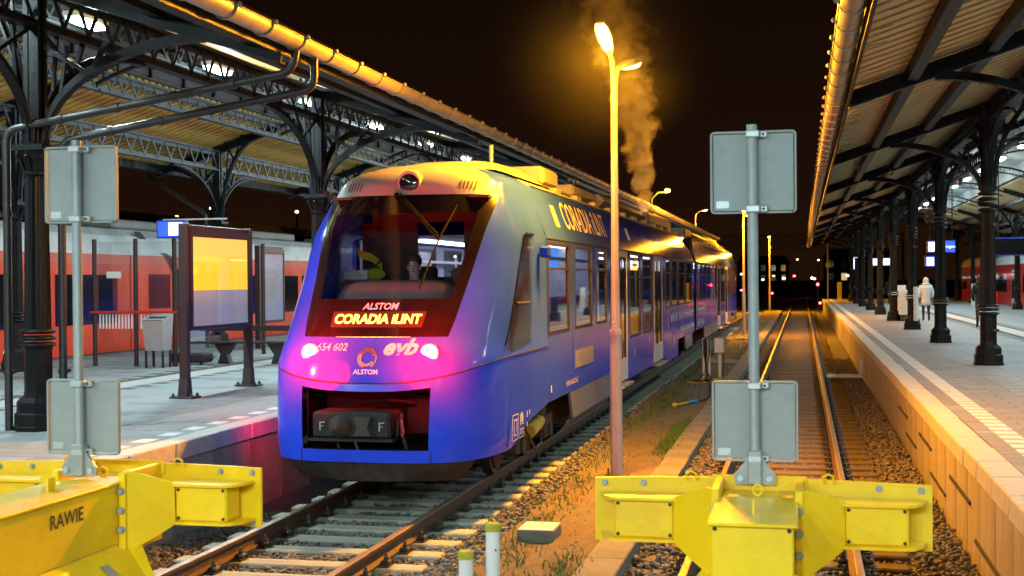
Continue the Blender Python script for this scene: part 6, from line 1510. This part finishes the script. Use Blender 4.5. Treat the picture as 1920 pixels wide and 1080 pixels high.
# ================================================================== FAR BACKGROUND
def house(name, x0, x1, y, z1, label, wins, cat='building', depth=12):
    t = thing(name, label, cat, ((x0+x1)/2, y, -.4), 'dark buildings beyond the yard')
    m = MB(); m.box(x0, x1, y, y+depth, -.4, z1); m.build('wall', 'building_dark', t)
    m = MB(); m.prism([(x0-.3, z1), (x1+.3, z1), (x1-.8, z1+1.6), (x0+.8, z1+1.6)], 1, y-.3, y+depth+.3); m.build('roof', 'building_dark', t)
    r = random.Random(int(x0*7+y))
    for (n, m_) in (wins,):
        for i in range(n):
            for j in range(m_):
                cx = x0+(x1-x0)*(i+.5)/n; cz = 1.2+(z1-1.6)*(j+.4)/m_
                m = MB(); m.box(cx-.5, cx+.5, y-.06, y-.01, cz, cz+1.3); m.build('window', 'far_window' if r.random() < .28 else 'pane_dark', t)
house('far_building', -60, -34, 235, 9.5, 'low dark building beyond the tracks with a few lit windows, left', (9, 2))
house('far_building', -32, -16, 260, 7.5, 'dark building beyond the tracks behind the blue train', (6, 2))
house('far_building', -14, -3, 290, 6.0, 'small dark building at the end of the yard between the lamp posts', (5, 2))
house('far_building', 4, 16, 250, 6.5, 'dark building beyond the end of the right platform', (5, 2))
t = thing('far_canopy', 'dark roof of a further platform behind the left red train', 'canopy', (-28, 40, 0))
m = MB(); m.box(-36, -24.5, 20, 110, 4.9, 5.25); m.build('roof', 'iron', t)
for k in range(9):
    m = MB(); m.box(-30.1, -29.9, 22+10*k, 22.2+10*k, -.4, 4.9); m.build('post', 'iron', t)
# catenary portals over the yard
for k, (y, xa, xb) in enumerate(((128, -24, 10), (165, -26, 12), (210, -30, 14))):
    t = thing('catenary_portal', f'dark lattice catenary portal over the far tracks, {ORD[k]} beyond the platforms', 'portal', ((xa+xb)/2, y, -.4), 'catenary portals')
    m = MB(); n = 22; st = (xb-xa)/n
    m.bar((xa, y, 7.2), (xb, y, 7.2), .09, .09); m.bar((xa, y, 8.0), (xb, y, 8.0), .09, .09)
    for i in range(n): m.bar((xa+i*st, y, 7.2 if i % 2 else 8.0), (xa+(i+1)*st, y, 8.0 if i % 2 else 7.2), .06, .06)
    m.build('cross_beam', 'iron_grey', t)
    for x in (xa, xb):
        m = MB(); m.box(x-.15, x+.15, y-.15, y+.15, -.4, 8.1); m.build('mast', 'iron_grey', t)
    for x in (T1-.2, T2):
        m = MB(); m.bar((x, y, 7.2), (x, y, 5.9), .05, .05); m.bar((x-.7, y, 6.2), (x+.2, y, 5.7), .04, .04); m.build('hanger', 'iron_grey', t)
# small lights of the town and the yard: each a lamp on its own mast
def far_lamp(x, y, z, mat, label, r=.16, h0=-.4):
    t = thing('far_lamp', label, 'lamp', (x, y, h0), 'far yard lamps')
    m = MB(); m.box(x-.05, x+.05, y-.05, y+.05, h0, z-r*.6); m.build('mast', 'iron', t)
    m = MB(); m.sphere((x, y, z), (r, r, r*.7), 8, 6); m.build('globe', mat, t)
FL = [(-46.3,90,7.6,'sodium_far','amber lamp low behind the left platform, left of the timetable board',.14),(-43.5,90,8.2,'far_warm','pale lamp above the timetable board, far behind',.12),(-36.6,90,7.8,'far_warm','lamp on a thin mast left of the train nose, far behind',.14),
      (-1.1,180,2.9,'red_signal','red signal light above the rails at the yard end',.17),(-8.2,180,1.0,'red_signal','red light low behind the rear of the blue train',.17),(-2.8,200,2.6,'far_white','white light above the far rails',.24),(-4.6,215,3.0,'far_warm','warm light right of the far lamp post',.16),
      (2.0,170,4.9,'far_warm','yellow light left of the right canopy end, upper',.13),(-0.9,240,6.0,'far_warm','small yellow light high above the far rails',.17),(-6.5,220,2.4,'far_white','white light behind the lamp post at the yard end',.2),(-10.5,230,3.4,'far_warm','warm light over the roof end of the blue train',.2),
      (1.35,190,2.6,'far_white','white light beside the right platform end signal',.22),(1.75,200,2.5,'far_warm','warm white light right of the platform end signal',.2),(4.6,140,2.8,'far_white','white light under the far end of the right canopy',.14),(-16.0,210,4.6,'far_warm','amber point beyond the train roof, left',.2)]
for (x, y, z, mt, lb, r) in FL: far_lamp(x, y, z, mt, lb, r)
t = thing('yellow_sign', 'small yellow sign on a pole beyond the right canopy end', 'sign', (2.12, 115, -.3))
m = MB(); m.box(2.08, 2.16, 115.0, 115.06, -.3, 5.6); m.build('pole', 'galv', t)
m = MB(); m.box(1.93, 2.31, 114.94, 114.99, 3.5, 3.9); m.build('panel', 'moss_yellow', t)
t = thing('yellow_box', 'yellow cabinet standing at the far end of the right platform', 'cabinet', (3.05, 114, -.3))
m = MB(); m.bbox(2.9, 3.25, 113.9, 114.3, -.3, 2.2, .02); m.build('body', 'yellow_paint', t)
m = MB(); m.box(2.95, 3.2, 113.89, 113.899, .9, 2.1); m.build('cabinet_door', 'moss_yellow', t)
# overhead wires on the left, behind the platform
for k, (a, b) in enumerate((((-21.3, 10, 6.1), (-21.3, 110, 6.1)), ((-21.3, 10, 7.3), (-21.3, 110, 7.3)))):
    m = MB(); m.tube([a, b], .012, 5); single(m, 'overhead_wire', 'iron_grey', ('lower', 'upper')[k]+' overhead wire behind the left platform', 'wire', a)

# ================================================================== STEAM
STEAM_D = 22.0; VEIL = 0.0035
def steam_mat():
    m = bpy.data.materials.new('steam'); m.use_nodes = True; nt = m.node_tree; nt.nodes.clear(); N = nt.nodes.new; L = nt.links.new
    def mth(op, a, b=None, c=None):
        n = N('ShaderNodeMath'); n.operation = op
        for i, q in enumerate((a, b, c)):
            if q is None: continue
            if isinstance(q, (int, float)): n.inputs[i].default_value = q
            else: L(q, n.inputs[i])
        return n.outputs[0]
    o = N('ShaderNodeOutputMaterial'); v = N('ShaderNodeVolumePrincipled'); v.inputs['Color'].default_value = (.99, .99, .99, 1); v.inputs['Anisotropy'].default_value = .45
    tc = N('ShaderNodeTexCoord'); sx = N('ShaderNodeSeparateXYZ'); L(tc.outputs['Object'], sx.inputs[0])
    nz = N('ShaderNodeTexNoise'); nz.inputs['Scale'].default_value = 2.1; nz.inputs['Detail'].default_value = 5; nz.inputs['Roughness'].default_value = .6; L(tc.outputs['Object'], nz.inputs['Vector'])
    X, Y, Z = sx.outputs; z2 = mth('MULTIPLY', Z, Z)
    xx = mth('MULTIPLY_ADD', z2, .022, X); yy = mth('MULTIPLY_ADD', z2, .045, Y)
    rad = mth('SQRT', mth('ADD', mth('MULTIPLY', xx, xx), mth('MULTIPLY', yy, yy)))
    R_ = mth('MULTIPLY_ADD', Z, .17, .20)                    # the plume widens as it rises
    q = mth('DIVIDE', rad, R_)
    e = mth('MULTIPLY_ADD', mth('SUBTRACT', nz.outputs[0], .5), 2.6, mth('SUBTRACT', .85, q))   # billowing edge
    r = N('ShaderNodeMapRange'); r.interpolation_type = 'SMOOTHSTEP'; r.inputs[1].default_value = 0; r.inputs[2].default_value = .7; L(e, r.inputs[0])
    h = N('ShaderNodeMapRange'); h.inputs[1].default_value = .3; h.inputs[2].default_value = 5.5; h.inputs[3].default_value = 1; h.inputs[4].default_value = 0; L(Z, h.inputs[0])
    hp = mth('POWER', h.outputs[0], 2.2)
    d = mth('MULTIPLY', mth('MULTIPLY', r.outputs[0], mth('MULTIPLY_ADD', hp, 1.0, .012)), STEAM_D)
    L(d, v.inputs['Density']); L(v.outputs[0], o.inputs['Volume']); MATS['steam'] = m; return m
steam_mat()
m = MB(); path = []; rr = []
for k in range(16):
    z = -.02+.60*k; path.append((T1-.022*z*z, 40.0-.045*z*z, 4.62+z)); rr.append(min(3.2, (.20+.17*max(z, 0))*1.9))
m.tube(path, rr, 18); c0 = (T1, 40.0, 4.62)
so = single(m, 'steam_plume', 'steam', 'plume of steam rising from the roof of the blue train', 'steam', c0, kind='stuff', smooth=80)
# thin drifted steam, shaped as a ball to give the near lamp its halo
vm = bpy.data.materials.new('steam_halo'); vm.use_nodes = True; nt = vm.node_tree; nt.nodes.clear(); N = nt.nodes.new; L = nt.links.new
o_ = N('ShaderNodeOutputMaterial'); v_ = N('ShaderNodeVolumePrincipled'); v_.inputs['Color'].default_value = (.9, .9, .9, 1)
tc = N('ShaderNodeTexCoord'); ln_ = N('ShaderNodeVectorMath'); ln_.operation = 'LENGTH'; L(tc.outputs['Object'], ln_.inputs[0])
mr = N('ShaderNodeMapRange'); mr.interpolation_type = 'SMOOTHSTEP'; mr.inputs[1].default_value = .2; mr.inputs[2].default_value = 1.7; mr.inputs[3].default_value = VEIL; mr.inputs[4].default_value = 0.0
L(ln_.outputs['Value'], mr.inputs[0]); L(mr.outputs[0], v_.inputs['Density']); L(v_.outputs[0], o_.inputs['Volume']); MATS['steam_halo'] = vm
m = MB(); m.sphere((-2.6, 17.2, 5.75), (1.75, 1.75, 1.75), 24, 14); single(m, 'steam_halo', 'steam_halo', 'thin drifted steam shaped as a ball to give the near sodium lamp its halo', 'steam', (-2.6, 17.2, 5.75), kind='stuff')
